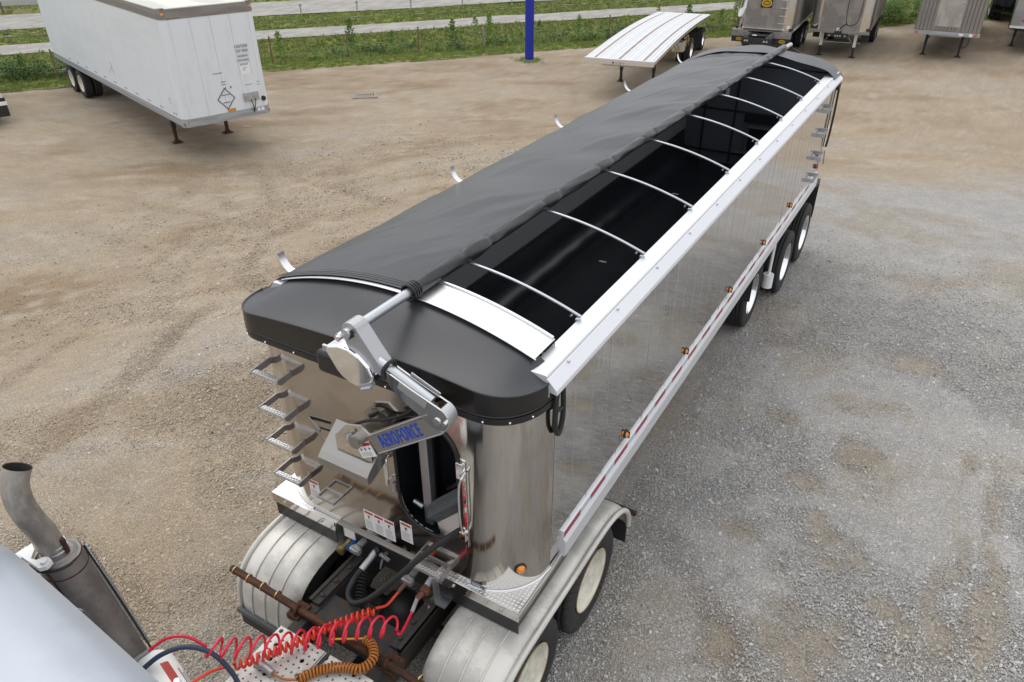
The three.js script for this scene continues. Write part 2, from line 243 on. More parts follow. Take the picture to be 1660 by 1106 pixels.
{ // loose stones lying on the yard, too many to count
  const g = new THREE.IcosahedronGeometry(1, 0), p = g.attributes.position; for (let i = 0; i < p.count; i++) { const k = .8 + .4 * hash2(Math.round(p.getX(i) * 50), Math.round(p.getY(i) * 50 + p.getZ(i) * 170), 3); p.setXYZ(i, p.getX(i) * k, p.getY(i) * k * .7, p.getZ(i) * k); } g.computeVertexNormals();
  const N = 340000, im = new THREE.InstancedMesh(g, std([1, 1, 1], .9), N), r = rng(99), m = new THREE.Matrix4(), q = new THREE.Quaternion(), e = new THREE.Euler(), c = new THREE.Color(); let n = 0;
  while (n < N) {
    const far = r() < .2, right = !far && r() < .62; const x = far ? -2 - 14 * r() : right ? 1.0 + 4.2 * r() : -1 - 9.5 * Math.pow(r(), 1.4) - .2, z = far ? -1 - 17 * r() : right ? 1.2 - 13 * Math.pow(r(), 1.15) : 2.4 - 8.5 * r();
    const fade = far ? sm(-16, -8, x) * sm(-18, -9, z) * sm(-1, -4, z) * .8 : right ? sm(-11.8, -4.5, z) : sm(-10.7, -5.5, x) * sm(-6.1, -2.5, z); if (r() > fade) continue;
    const y = yardColor(x, z), md = right ? mudAt(x, z) : .35 * sm(.35, .6, fbm(x * .9, z * .9, 3, 111)); if (r() < md * .93 || r() < .45 * sm(.5, .3, fbm(x * 1.7, z * 1.7, 3, 301))) continue;
    const s = (.0042 + .0065 * Math.pow(r(), 2)) * (far ? 1.6 : 1) * (r() < .03 ? 2 : 1); e.set(r() * 6, r() * 6, r() * 6); q.setFromEuler(e);
    m.compose(V(x, H(x, z) + .004 + s * .2, z), q, V(s * (.8 + .5 * r()), s * .8, s * (.8 + .5 * r()))); im.setMatrixAt(n, m);
    const k = .74 + .85 * Math.pow(r(), 1.1), gr = right ? .5 : .22; c.setRGB(lerp(y[0], .37, gr) * k, lerp(y[1], .362, gr) * k, lerp(y[2], .35, gr) * k); im.setColorAt(n, c); n++;
  }
  im.name = 'loose_gravel'; im.userData = { kind: 'stuff', label: 'loose crushed stone scattered over the yard', category: 'gravel' }; lit(im); scene.add(im);
}
// grass verge and fields beyond the yard
const bumpY = (s, t) => .12 * (fbm(s * .25, t * .4, 3, 401) - .5) - .35 * sm(2, 5, t) * (1 - sm(5, 7.4, t));
const grassY = (s, t) => { const [x, z] = fromST(s, t); return H(x, z) + .035 * sm(0, .8, t - edgeT(s)) + (t > 1 ? bumpY(s, t) * sm(1, 2.5, t) : 0); };
{
  const ts = []; for (let v = 0; v < 1.5; v += .12) ts.push(v); for (let v = 1.5; v < 27; v += .3) ts.push(v); for (let v = 27; v < 400; v *= 1.15) ts.push(v);
  const ss = []; for (let v = -380; v < -20; v += 12) ss.push(v); for (let v = -20; v < 70; v += .22) ss.push(v); for (let v = 70; v < 400; v += 12) ss.push(v);
  const pos = [], col = [], uv = [], idx = [], n = ts.length;
  for (const s of ss) for (const tt of ts) {
    const e = edgeT(s), t = tt < 1.5 ? e + tt * (1.5 - e) / 1.5 : tt, [x, z] = fromST(s, t), a = fbm(s * .35, t * .5, 4, 411), b = fbm(s * 2, t * 2, 3, 421);
    pos.push(x, grassY(s, t) + .012, z); uv.push(x, z);
    let c = [.19, .21, .042]; const mx = (q, k) => { c = c.map((v, i) => lerp(v, q[i], k)); };
    mx([.26, .25, .07], sm(.45, .7, a)); mx([.13, .165, .034], sm(.5, .75, b) * .7); if (t < e + .5) mx([.26, .21, .13], (1 - (t - e) / .5) * sm(.4, .6, fbm(s * 1.5, t * 3, 2, 431)));
    if (t > 10) mx([.2, .17, .08], sm(.58, .72, fbm(s * .5, t * .5, 3, 441)) * .7);
    col.push(...c);
  }
  for (let i = 0; i < ss.length - 1; i++) for (let j = 0; j < n - 1; j++) { const a = i * n + j, b = a + 1, c = a + n, d = c + 1; idx.push(a, c, b, b, c, d); }
  const g = new THREE.BufferGeometry(); g.setAttribute('position', new THREE.Float32BufferAttribute(pos, 3)); g.setAttribute('color', new THREE.Float32BufferAttribute(col, 3)); g.setAttribute('uv', new THREE.Float32BufferAttribute(uv, 2)); g.setIndex(idx); g.computeVertexNormals();
  structure('grass_field', g, M.grassGround);
}
function roadStrip(name, t0, t1, mat, lift) {
  const ss = []; for (let v = -380; v < 400; v += Math.abs(v - 25) < 60 ? .8 : 12) ss.push(v);
  const g = grid(ss.length - 1, 8, (u, v) => { const s = ss[Math.round(u * (ss.length - 1))], t = lerp(t0, t1, v) + (v === 0 || v === 1 ? .2 * (vnoise(s * .5, t0, 451) - .5) : 0), [x, z] = fromST(s, t), [x1, z1] = fromST(s, t0); return [x, Math.max(grassY(s, t), grassY(s, t0), grassY(s, t1)) + lift, z]; }, (u, v, p) => [p[0], p[2]]);
  return structure(name, g, mat);
}
roadStrip('service_road', 7.7, 10.5, M.road, .06);
roadStrip('highway', 15.9, 22.2, M.road, .06);
roadStrip('ditch_path', 13.4, 13.8, std([.16, .15, .13], .95), .05);

// grass blades: one tuft shape, scattered
function tuft(n, h, seed, wide = .006) {
  const r = rng(seed), pos = [], idx = [], nor = []; let k = 0;
  for (let i = 0; i < n; i++) {
    const a = r() * 6.28, d = .09 * Math.sqrt(r()), x = Math.cos(a) * d, z = Math.sin(a) * d, b = r() * 6.28, L = h * (.55 + .6 * r()), lean = .18 + .3 * r(), w = wide * (.7 + .6 * r()), cx = Math.cos(b), cz = Math.sin(b);
    const P = [[x - cz * w, 0, z + cx * w], [x + cz * w, 0, z - cx * w], [x + cx * L * lean * .4 - cz * w * .7, L * .6, z + cz * L * lean * .4 + cx * w * .7], [x + cx * L * lean * .4 + cz * w * .7, L * .6, z + cz * L * lean * .4 - cx * w * .7], [x + cx * L * lean, L, z + cz * L * lean]];
    for (const p of P) pos.push(...p); idx.push(k, k + 1, k + 3, k, k + 3, k + 2, k + 2, k + 3, k + 4); k += 5;
  }
  const g = new THREE.BufferGeometry(); g.setAttribute('position', new THREE.Float32BufferAttribute(pos, 3)); g.setIndex(idx); g.computeVertexNormals(); return g;
}
function scatterGrass(name, label_, N, geo, pick, hs, cols, seed) {
  const r = rng(seed), im = new THREE.InstancedMesh(geo, phy([1, 1, 1], .8, 0, { side: THREE.DoubleSide, transmission: .2, thickness: 0 }), N), m = new THREE.Matrix4(), q = new THREE.Quaternion(), c = new THREE.Color();
  for (let i = 0; i < N; i++) { const [s, t] = pick(r), [x, z] = fromST(s, t), k = hs[0] + hs[1] * r() * r(); q.setFromAxisAngle(V(0, 1, 0), r() * 6.28); m.compose(V(x, grassY(s, t) + .005, z), q, V(1.2 + .8 * r(), k, 1.2 + .8 * r())); im.setMatrixAt(i, m); const a = cols[Math.floor(r() * cols.length)], b = .75 + .5 * r(); c.setRGB(a[0] * b, a[1] * b, a[2] * b); im.setColorAt(i, c); }
  im.name = name; im.userData = { kind: 'stuff', label: label_, category: 'grass' }; lit(im); scene.add(im);
}
const GC = [[.23, .30, .05], [.17, .245, .036], [.29, .32, .08], [.13, .2, .034]];
scatterGrass('mown_grass', 'short mown grass along the gravel edge', 9000, tuft(16, .075, 3), r => { const s = -8 + 66 * r(); return [s, edgeT(s) + 1.7 * Math.pow(r(), .8)]; }, [.7, .8], GC, 31);
scatterGrass('tall_grass', 'tall rough grass between the fence and the road', 22000, tuft(18, .2, 5, .007), r => { const s = -6 + 64 * r(); return [s, 1.55 + 6 * Math.pow(r(), 1.2)]; }, [.5, .9], [...GC, [.24, .28, .08], [.27, .26, .1]], 37);
scatterGrass('verge_grass', 'rough grass between the two roads', 14000, tuft(14, .13, 7, .009), r => [-14 + 74 * r(), r() < .75 ? 10.7 + 5 * r() : 22.6 + 9 * r()], [.6, .9], [...GC, [.19, .17, .07]], 41);

// leafy plants
function leafCloud(n, seed, shape, size) {
  const r = rng(seed), pos = [], idx = []; let k = 0;
  for (let i = 0; i < n; i++) {
    const [px, py, pz] = shape(r), s = size * (.6 + .8 * r()), e = new THREE.Euler((r() - .5) * 2.4, r() * 6.28, (r() - .5) * 1.6), mm = new THREE.Matrix4().makeRotationFromEuler(e);
    for (const q of [[0, 0, 0], [-.32, .05, .5], [.32, .05, .5], [0, -.06, 1.15]]) { const v = V(q[0] * s, q[1] * s, q[2] * s).applyMatrix4(mm); pos.push(px + v.x, py + v.y, pz + v.z); }
    idx.push(k, k + 1, k + 2, k + 1, k + 3, k + 2); k += 4;
  }
  const g = new THREE.BufferGeometry(); g.setAttribute('position', new THREE.Float32BufferAttribute(pos, 3)); g.setIndex(idx); g.computeVertexNormals(); return g;
}
const weedShapes = [0, 1, 2, 3].map(i => leafCloud(330, 501 + i, r => { const h = Math.pow(r(), .85), w = (.30 * (1 - h) + .05) * Math.sqrt(r()), a = r() * 6.28; return [Math.cos(a) * w, .06 + h * .95, Math.sin(a) * w]; }, .075));
const weedStem = mg([rod([0, 0, 0], [.01, .98, .01], .008, 5, .003), rod([0, .2, 0], [.12, .5, .03], .004, 4), rod([0, .3, 0], [-.1, .6, -.05], .004, 4)]);
function weed(s, t, h, i, label_) {
  const [x, z] = fromST(s, t), o = thing('tall_weed', label_, 'weed', [x, grassY(s, t), z], i * 1.7, 'tall weeds along the fence');
  o.scale.set(.75 + .3 * h, h, .75 + .3 * h); mesh('stem', weedStem, M.stem, o); mesh('leaves', weedShapes[i % 4], M.leaf[[0, 1, 2, 0, 2][i % 5]], o); return o;
}
{
  const r = rng(77), n = 66; let i = 0;
  for (let k = 0; k < n; k++) { const s = -5 + 60 * (k + .6 * r()) / n, t = 1.5 + 1.6 * r() * r() + (r() < .25 ? 1.6 * r() : 0); weed(s, t, .38 + 1.25 * Math.pow(r(), 1.9), i++, 'tall leafy green weed growing along the yard fence'); }
}
function shrub(x, z, w, h, d, label_, dark, seed, leaves = 2600, sz = .075) {
  const o = thing('shrub', label_, 'shrub', [x, H(x, z) - .1, z], seed); const bl = []; const r0 = rng(seed); for (let i = 0; i < 16; i++) bl.push([(r0() - .5) * w * .8, h * (.2 + .55 * r0()), (r0() - .5) * d * .8, .3 + .35 * r0()]);
  mesh('crown', leafCloud(leaves, seed, r => { const b = bl[Math.floor(r() * bl.length)], a = r() * 6.28, u = r() * 2 - 1, q = Math.sqrt(1 - u * u), R = b[3] * Math.pow(r(), .33) * Math.min(h, 1.6) * .75; return [b[0] + Math.cos(a) * q * R * 1.25, Math.max(.03, b[1] + u * R), b[2] + Math.sin(a) * q * R * 1.25]; }, sz), M.leaf[dark], o);
  const st = []; for (let i = 0; i < 5; i++) st.push(rod([(r0() - .5) * w * .3, 0, (r0() - .5) * d * .3], [(r0() - .5) * w * .7, h * .7, (r0() - .5) * d * .7], .02, 5, .008)); mesh('trunk', mg(st), M.stem, o); return o;
}
{ // low dark shrubs in the fence line
  const list = [[0.6, 2.2, 2.0, .95], [2.6, 2.4, 2.2, 1.1], [4.8, 2.6, 2.0, .9], [-1.6, 2.6, 2.0, 1.1], [-3.8, 2.4, 2, 1]];
  list.forEach(([s, t, w, h], i) => { const [x, z] = fromST(s, t); shrub(x, z, w, h, 1.5, ['bushy dark green shrub behind the white trailer rear wheels', 'wide dark shrub left of the white trailer rear end', 'dark shrub hidden behind the white box trailer tail', 'dark shrub at the far left end of the fence', 'leftmost shrub in the fence line'][i], 3, 601 + i, 2200); });
  const low = [[13.4, .55], [15.0, .6], [16.8, .5], [19.2, .5], [21.5, .55], [24.5, .6], [26.2, .75], [27.8, .7], [30.5, .5], [33.5, .55], [36, .5]];
  low.forEach(([s, h], i) => { const [x, z] = fromST(s, 1.9 + .3 * (i % 3)); shrub(x, z, 1.7, h, .8, 'low dark green bush at the foot of the fence weeds', i % 2 ? 3 : 1, 631 + i, 800, .07).userData.group = 'low bushes in the fence line'; });
  shrub(-1.8, -47.3, 3.4, 1.5, 1.6, 'bright green rounded hedge between the two parked trailers', 0, 661, 5200, .085);
  shrub(.6, -49.2, 3.0, 1.6, 1.6, 'green hedge end beside the ribbed grey trailer', 0, 662, 3800, .085);
}
// fence posts and guard rail
[[1.8, .2, 'thin fence post in the shrubs left of the white trailer tail'], [10.4, 0, 'thin fence post just right of the white box trailer'], [13.8, .2, 'thin rusty fence post, second one right of the white trailer'], [17.1, 0, 'thin fence post midway between white trailer and blue pole'], [27.1, .1, 'thin fence post in the weeds just left of the flatbed deck']].forEach(([s, d, l], i) => { const [x, z] = fromST(s, 1.45 + d), y = grassY(s, 1.45 + d); solo('fence_post', [rod([x, y - .1, z], [x + .02, y + 1.15, z], .032, 7), rod([x - .01, y + 1.12, z], [x + .03, y + 1.16, z], .036, 7)], i % 2 ? M.rustPost : M.postWood, l, 'post', 'fence posts along the weeds'); });
{
  const [x, z] = fromST(20.5, 1.9), y = grassY(20.5, 1.9); solo('marker_post', [rod([x, y - .1, z], [x - .08, y + .85, z], .06, 8), rod([x - .08, y + .85, z], [x - .09, y + .93, z], .06, 8, .02)], M.concrete, 'short grey leaning post with a pale cap in the weeds', 'post');
  for (let k = 0; k < 6; k++) { const s = 13.2 + 3.4 * k, [px, pz] = fromST(s, 15.2), yy = grassY(s, 15.2); solo('guard_post', [bar([px, yy - .1, pz], [px, yy + .75, pz], .07, .05, [0, 0, 1]), rb(px - .07, px + .07, yy + .6, yy + .72, pz - .06, pz + .06)], M.guard, ['first', 'second', 'third', 'fourth', 'fifth', 'sixth'][k] + ' short steel highway post counted from the white trailer', 'post', 'posts along the highway'); }
  const P = s => { const [a, b] = fromST(s, 23.4); return [a, grassY(s, 23.4), b]; };
  const o = thing('guardrail', 'pale steel guardrail beside the highway at top left', 'guardrail', P(-2));
  const b0 = P(-2); for (let k = 0; k < 6; k++) { const q = P(-8 + 3.8 * k); mesh('post', bar([q[0] - b0[0], q[1] - b0[1] - .1, q[2] - b0[2]], [q[0] - b0[0], q[1] - b0[1] + .72, q[2] - b0[2]], .12, .1, [0, 0, 1]), M.postWood, o); }
  for (const dy of [.5, .68]) mesh('beam', bar([P(-12)[0] - b0[0], dy, P(-12)[2] - b0[2]], [P(14)[0] - b0[0], dy, P(14)[2] - b0[2]], .07, .13), M.guard, o);
}
{ // house far beyond the highway, top left corner
  const [x, z] = fromST(-3.4, 33), y = H(x, z), o = thing('house', 'grey roofed pale house beyond the highway at the top left corner', 'house', [x, y, z], Math.atan2(SX, SZ) + .25);
  mesh('wall', bx(-5, 5, 0, 2.5, -3.5, 3.5), M.siding, o);
  mesh('roof', exX([[-4.2, 2.4], [0, 4.4], [4.2, 2.4], [4.2, 2.55], [0, 4.6], [-4.2, 2.55]], -5.5, 5.5), M.shingle, o);
  for (const s of [-1, 1]) for (const k of [-3.2, -.9, 1.6, 3.6]) { const w = mesh('window', bx(k - .45, k + .45, 1.0, 2.1, s * 3.5, s * 3.54), M.whiteClean, o); mesh('pane', bx(k - .38, k + .38, 1.07, 2.03, s * 3.54, s * 3.55), M.glassDark, w); }
  for (const s of [-1, 1]) mesh('window', bx(s * 5, s * 5.04, 1, 2.1, -.8, .8), M.glassDark, o);
}
{ // sign pole
  const o = thing('blue_pole', 'tall bright blue steel pole standing in the gravel', 'pole', [-14.23, H(-14.23, -27.64), -27.64]);
  mesh('shaft', place(new THREE.CylinderGeometry(.2, .2, 9, 28), 0, 4.4, 0), M.bluePole, o); mesh('base_ring', place(new THREE.CylinderGeometry(.23, .26, .06, 28), 0, .03, 0), M.concrete, o);
  scatterAround(-14.23, -27.64);
  function scatterAround(cx, cz) { const im = new THREE.InstancedMesh(tuft(12, .09, 9), M.leaf[2], 60), r = rng(5), m = new THREE.Matrix4(), q = new THREE.Quaternion(); for (let i = 0; i < 60; i++) { const a = r() * 6.28, d = .28 + .55 * r() * r(); q.setFromAxisAngle(V(0, 1, 0), r() * 6); m.compose(V(cx + Math.cos(a) * d * 1.3, H(cx, cz), cz + Math.sin(a) * d), q, V(1.2, .6 + r(), 1.2)); im.setMatrixAt(i, m); } im.name = 'pole_grass'; im.userData = { kind: 'stuff', label: 'short grass growing round the blue pole foot', category: 'grass' }; lit(im); scene.add(im); }
}
{ // storm drain
  const x = -16.4, z = -18.78, o = thing('storm_drain', 'grey slotted storm drain grate set in the gravel', 'drain', [x, H(x, z) + .02, z], .72);
  mesh('frame', [bx(-.46, .46, -.05, .012, .24, .32), bx(-.46, .46, -.05, .012, -.32, -.24), bx(-.46, -.38, -.05, .012, -.24, .24), bx(.38, .46, -.05, .012, -.24, .24)], M.concrete, o);
  mesh('pit', bx(-.38, .38, -.05, -.035, -.24, .24), M.soot, o);
  for (let k = 0; k < 8; k++) mesh('grate_bar', bx(-.36 + k * .1, -.315 + k * .1, -.035, .008, -.24, .24), M.concrete, o);
}

// ---------------------------------------------------------------- wheels
const TIRE = (() => { // base radius .5, axis along x, outer face at x = 0
  const p = [[.30, -.26], [.36, -.278], [.43, -.28], [.475, -.272], [.493, -.258], [.499, -.24]];
  const g = [-.215, -.165, -.115, -.065]; let a = -.235;
  for (const c of g) { p.push([.5, c - .008], [.486, c - .006], [.486, c + .006], [.5, c + .008]); }
  p.push([.499, -.04], [.493, -.022], [.475, -.008], [.43, 0], [.40, -.001], [.395, -.004], [.36, -.003], [.31, -.016], [.298, -.03]);
  return lathe(p, 56).rotateZ(-PI / 2);
})();
const RIM = lathe([[.302, -.012], [.292, -.008], [.286, -.02], [.27, -.05], [.262, -.12], [.235, -.155], [.19, -.168], [.13, -.165], [.118, -.15], [.11, -.09], [.095, -.075], [.0, -.072]], 48).rotateZ(-PI / 2);
const LUGS = mg(Array.from({ length: 10 }, (_, i) => rod([-.17, Math.cos(i * .628) * .165, Math.sin(i * .628) * .165], [-.138, Math.cos(i * .628) * .165, Math.sin(i * .628) * .165], .014, 6)));
const RUSTRING = new THREE.TorusGeometry(.299, .004, 6, 48).rotateY(PI / 2).translate(-.008, 0, 0);
function wheel(parent, x, y, z, R, rimMat, tireMat, side = 1, dual = true, rusty = false) {
  const w = part('wheel', parent, [x, y, z]); w.scale.set(side * R / .5, R / .5, R / .5);
  mesh('tire', TIRE, tireMat, w); mesh('rim', RIM, rimMat, w); mesh('lug_nuts', LUGS, M.galv, w); if (rusty) mesh('rust_ring', RUSTRING, M.wheelRust, w);
  if (dual) { const t = mesh('tire', TIRE, tireMat, w); t.position.x = -.33; }
  return w;
}
const axleBeam = (y, z, w = .95) => rod([-w, y, z], [w, y, z], .06, 10);

// ---------------------------------------------------------------- the big dump trailer
const trailer = thing('dump_trailer', 'long polished silver dump trailer with its black roll tarp half open', 'trailer');
const arch = x => 3.39 - .19 * (x / 1.08) ** 2;
{
  const t = trailer, Z0 = -.5, Z1 = -10.2;
  // walls: core, vertical interlocking panels outside
  mesh('side_wall', bx(1.158, 1.204, 1.32, 3.06, Z0, Z1), M.seam, t); mesh('side_wall', bx(-1.222, -1.158, 1.32, 3.06, Z0, Z1), M.sidePanel[0], t);
  const n = 33, P0 = -.483, pw = (P0 - Z1) / n, r = rng(11);
  const shapes = [0, 1, 2, 3].map(i => { const g = mg([new RoundedBoxGeometry(.016, 1.51, pw - .002, 1, .0015), rod([.0075, -.754, pw / 2 - .006], [.0075, .754, pw / 2 - .006], .0035, 8)]); uvPlan(g, 'y', 'z'); const u = g.attributes.uv; for (let k = 0; k < u.count; k++) u.setXY(k, u.getX(k) + i * .37, u.getY(k) + i * .21); return g; });
  for (let i = 0; i < n; i++) { const m = mesh('side_panel', shapes[i % 4], M.sidePanel[Math.floor(r() * 3)], t); m.position.set(1.213 + .0015 * r(), 2.245, P0 - pw * (i + .5)); m.rotation.y = (r() - .5) * .006; m.rotation.z = (r() - .5) * .003; }
  // front wall with the oval opening, rounded nose corners
  const sh = new THREE.Shape([[-.77, 1.3], [.77, 1.3], [.77, 3.0], [-.77, 3.0]].map(p => new THREE.Vector2(...p)));
  const ov = (x0, x1, y0, y1, R) => { const q = []; const arc = (cx, cy, a0) => { for (let k = 0; k <= 8; k++) { const a = a0 + k / 8 * PI / 2; q.push(new THREE.Vector2(cx + R * Math.cos(a), cy + R * Math.sin(a))); } }; arc(x1 - R, y1 - R, 0); arc(x0 + R, y1 - R, PI / 2); arc(x0 + R, y0 + R, PI); arc(x1 - R, y0 + R, PI * 1.5); return q; };
  const hole = ov(.2, .735, 1.68, 2.73, .24); sh.holes.push(new THREE.Path(hole));
  const fg = new THREE.ExtrudeGeometry(sh, { depth: .016, bevelEnabled: false }); fg.translate(0, 0, -.046); uvPlan(fg, 'x', 'y'); mesh('front_wall', fg, M.stainless, t);
  for (const s of [-1, 1]) mesh('nose_corner', grid(24, 8, (u, v) => { const a = u * PI / 2; return [s * (.77 + .45 * Math.sin(a)), lerp(1.3, 3.0, v), -.48 + .45 * Math.cos(a)]; }, (u, v) => [u * .7 + .3, v * 1.7]), M.noseSteel, t);
  const trim = ov(.195, .74, 1.675, 2.735, .245).map(p => V(p.x, p.y, -.026)); trim.push(trim[0].clone());
  mesh('opening_trim', new THREE.TubeGeometry(new THREE.CatmullRomCurve3(trim, false, 'catmullrom', .1), 120, .014, 8), M.rubberGloss, t);
  const dh = part('hoist_well', t); // recess behind the opening
  mesh('well_wall', [bx(.08, .86, 1.58, 2.84, -.44, -.42), bx(.08, .1, 1.58, 2.84, -.42, -.047), bx(.84, .86, 1.58, 2.84, -.42, -.047), bx(.1, .84, 2.82, 2.84, -.42, -.047), bx(.1, .84, 1.58, 1.6, -.42, -.047)], M.liner, dh);
  mesh('upright', rb(.325, .40, 1.62, 2.8, -.2, -.13, .01), M.galv, dh); mesh('upright', rb(.24, .29, 1.62, 2.8, -.4, -.35, .01), M.blackSteel, dh);
  mesh('brace_plate', bar([.42, 1.78, -.12], [.82, 2.16, -.2], .12, .1, [0, 1, .4]), M.greyFrame, dh); mesh('brace_plate', bar([.50, 1.68, -.1], [.83, 1.95, -.15], .14, .04, [0, .6, 1]), M.aluminium, dh);
  mesh('well_hose', tube([[.5, 2.7, -.3], [.62, 2.4, -.2], [.6, 2.1, -.22], [.45, 1.9, -.28]], .018, 24), M.rubber, dh);
  mesh('latch', [rod([.25, 2.5, -.12], [.33, 2.47, -.12], .014), rod([.25, 1.82, -.12], [.33, 1.80, -.12], .02)], M.galv, dh);
  // apron and skirts
  const tri = s => exZ([[.5, -.028], [.5, .005], [1.225, .005], [1.225, -.62], [1.215, -.62], ...Array.from({ length: 9 }, (_, k) => { const a = (1 - k / 8) * PI / 2; return [.77 + .452 * Math.sin(a), -.48 + .452 * Math.cos(a)]; })].map(([x, z]) => [s * x, -z]), 0, .012).rotateX(-PI / 2).translate(0, 1.293, 0);
  for (const s of [-1, 1]) {
    mesh('corner_plate', uvPlan(tri(s), 'x', 'z'), M.treadPlate, t);
    mesh('weld_bead', tube(Array.from({ length: 13 }, (_, k) => { const a = k / 12 * PI / 2; return [s * (.77 + .456 * Math.sin(a)), 1.307, -.48 + .456 * Math.cos(a)]; }), .008, 30, 6), M.aluminium, t);
    const x0 = s < 0 ? -1.225 : .5, x1 = s < 0 ? -.52 : 1.225;
    mesh('apron', [bx(x0, x1, 1.205, 1.302, -.002, .01), bx(s * 1.213, s * 1.225, 1.205, 1.302, -.8, -.002)], M.polished, t);
    mesh('mud_skirt', [bx(x0 + .01, x1 - .01, 1.05, 1.205, -.012, -.004)], M.rubberGloss, t);
    mesh('bolt', rod([s * 1.08, 1.255, .008], [s * 1.08, 1.255, .022], .012, 8), M.galv, t); mesh('bolt', rod([s * .66, 1.255, .008], [s * .66, 1.255, .022], .012, 8), M.galv, t);
    mesh('side_skirt', bx(s * 1.19, s * 1.2, 1.08, 1.26, -.82, -.02), M.rubberGloss, t);
  }
  mesh('apron_ledge', rb(-.52, .5, 1.288, 1.303, -.05, -.004, .004), M.rung, t);
  mesh('hose_panel', rb(-.5, .52, 1.0, 1.284, -.06, -.04, .004), M.blackSteel, t);
  mesh('panel_bracket', [bx(.5, .515, 1.0, 1.29, -.06, .06), bx(.515, .6, 1.0, 1.012, -.06, .06)], M.galv, t);
  mesh('panel_plate', rb(-.47, -.35, 1.14, 1.26, -.04, -.036, .001), M.whiteClean, t); mesh('panel_plate', rb(.36, .49, 1.17, 1.265, -.04, -.036, .001), label(canvasTex(64, 48, (x, w, h) => { x.fillStyle = '#e9edf2'; x.fillRect(0, 0, w, h); x.fillStyle = '#2a62b4'; x.fillRect(0, 0, w, 18); x.fillRect(30, 30, 30, 12); })), t);
  for (const [gx, gy] of [[-.25, 1.2], [.27, 1.15]]) { const g = part('gladhand', t); mesh('body', [rod([gx, gy, -.04], [gx, gy, .05], .028, 12), place(new THREE.SphereGeometry(.045, 14, 10), gx, gy - .01, .06), rb(gx - .05, gx + .05, gy - .035, gy + .02, .05, .1, .012, 2)], M.castAlu, g); mesh('lever', bar([gx - .02, gy + .03, .08], [gx + .07, gy + .05, .1], .02, .012), M.castAlu, g); }
  { const g = part('brake_valve', t); mesh('body', [rod([-.42, 1.1, -.04], [-.42, 1.1, .07], .03, 12), rod([-.42, 1.1, .06], [-.42, 1.1, .09], .042, 8)], M.brass, g); mesh('stem', rod([-.36, 1.13, -.04], [-.36, 1.13, .06], .02, 10), std([.02, .09, .3], .4), g); }
  { const g = part('red_coupling', t); mesh('body', [rb(.40, .47, 1.1, 1.16, -.02, .1, .012, 2), rod([.43, 1.13, .1], [.42, 1.12, .16], .024, 10)], M.brownPaint, g); mesh('collar', rod([.44, 1.19, -.04], [.44, 1.16, .05], .03, 10), M.galv, g); mesh('cap', rod([.5, 1.12, .0], [.5, 1.17, .03], .016, 8), M.redPaint, g); }
  mesh('panel_hook', [rod([-.02, 1.18, -.04], [-.02, 1.2, .02], .015), bar([-.05, 1.2, .01], [.05, 1.19, .02], .03, .012), rod([-.02, 1.17, .02], [-.03, 1.08, .05], .008)], M.castAlu, t);
  // tread step on the right of the apron, loop on the left
  const rungFront = (x0, x1, y, d, name) => { const g = part(name, t); const w0 = x0 < -.77 ? -.03 - .12 * Math.max(0, -.77 - x0) : -.03; mesh('tread', [rb(x0, x1, y - .014, y + .014, d - .042, d, .004), ...Array.from({ length: 8 }, (_, k) => [0, 1].map(q => place(new THREE.CylinderGeometry(.008, .011, .008, 7), lerp(x0 + .03, x1 - .03, (k + .5 * q) / 7.5), y + .016, d - .012 - q * .018))).flat()], M.treadPlate, g); for (const [xa, za] of [[x0, w0 - .05], [x1, -.03]]) mesh('side_plate', exX([[za, y + .03], [za, y - .025], [d - .03, y - .036], [d, y - .016], [d, y + .02]], xa - .005, xa + .005), M.rung, g); mesh('back_plate', x0 < -.77 ? bar([x0, y + .012, -.088], [x1, y + .012, -.024], .006, .045) : rb(x0, x1, y - .01, y + .035, -.03, -.023, .003), M.rung, g); };
  for (const y of [2.68, 2.35, 2.03, 1.69]) rungFront(-1.0, -.73, y, .105, 'ladder_rung');
  rungFront(.33, .61, 1.38, .10, 'ladder_rung');
  mesh('hose_loop', [bx(-.57, -.41, 1.61, 1.635, .07, .08), bx(-.57, -.41, 1.61, 1.635, -.03, -.02), bx(-.58, -.57, 1.61, 1.635, -.03, .08), bx(-.41, -.40, 1.61, 1.635, -.03, .08)], M.castAlu, t);
  mesh('shelf_clip', [bar([-.62, 2.32, -.02], [-.46, 2.30, .03], .012, .03), bar([-.58, 2.25, -.02], [-.42, 2.22, .03], .01, .02)], M.rung, t);
  // door hardware right of the opening
  { const g = part('door_latch', t); mesh('plate', rb(.775, .80, 1.72, 2.5, -.028, -.02, .003), M.chrome, g); mesh('hinge', rb(.735, .79, 2.36, 2.5, -.028, .0, .006), M.chrome, g); mesh('handle', tube([[.8, 2.42, -.02], [.805, 2.42, .03], [.79, 2.34, .045], [.79, 1.9, .03], [.79, 1.86, -.02]], .008, 30), M.chrome, g); mesh('hinge', rb(.735, .79, 1.78, 1.86, -.028, .0, .006), M.chrome, g); }
  { const g = part('pull_handle', t); mesh('bar', tube([[.13, 2.28, -.03], [.15, 2.28, .02], [.155, 2.2, .03], [.15, 2.08, .02], [.13, 2.08, -.03]], .008, 30), M.chrome, g); mesh('strip', rb(.08, .1, 1.98, 2.42, -.03, -.015, .004), M.chrome, g); mesh('clip', rb(.14, .175, 1.95, 2.03, -.03, -.01, .004), M.castAlu, g); }
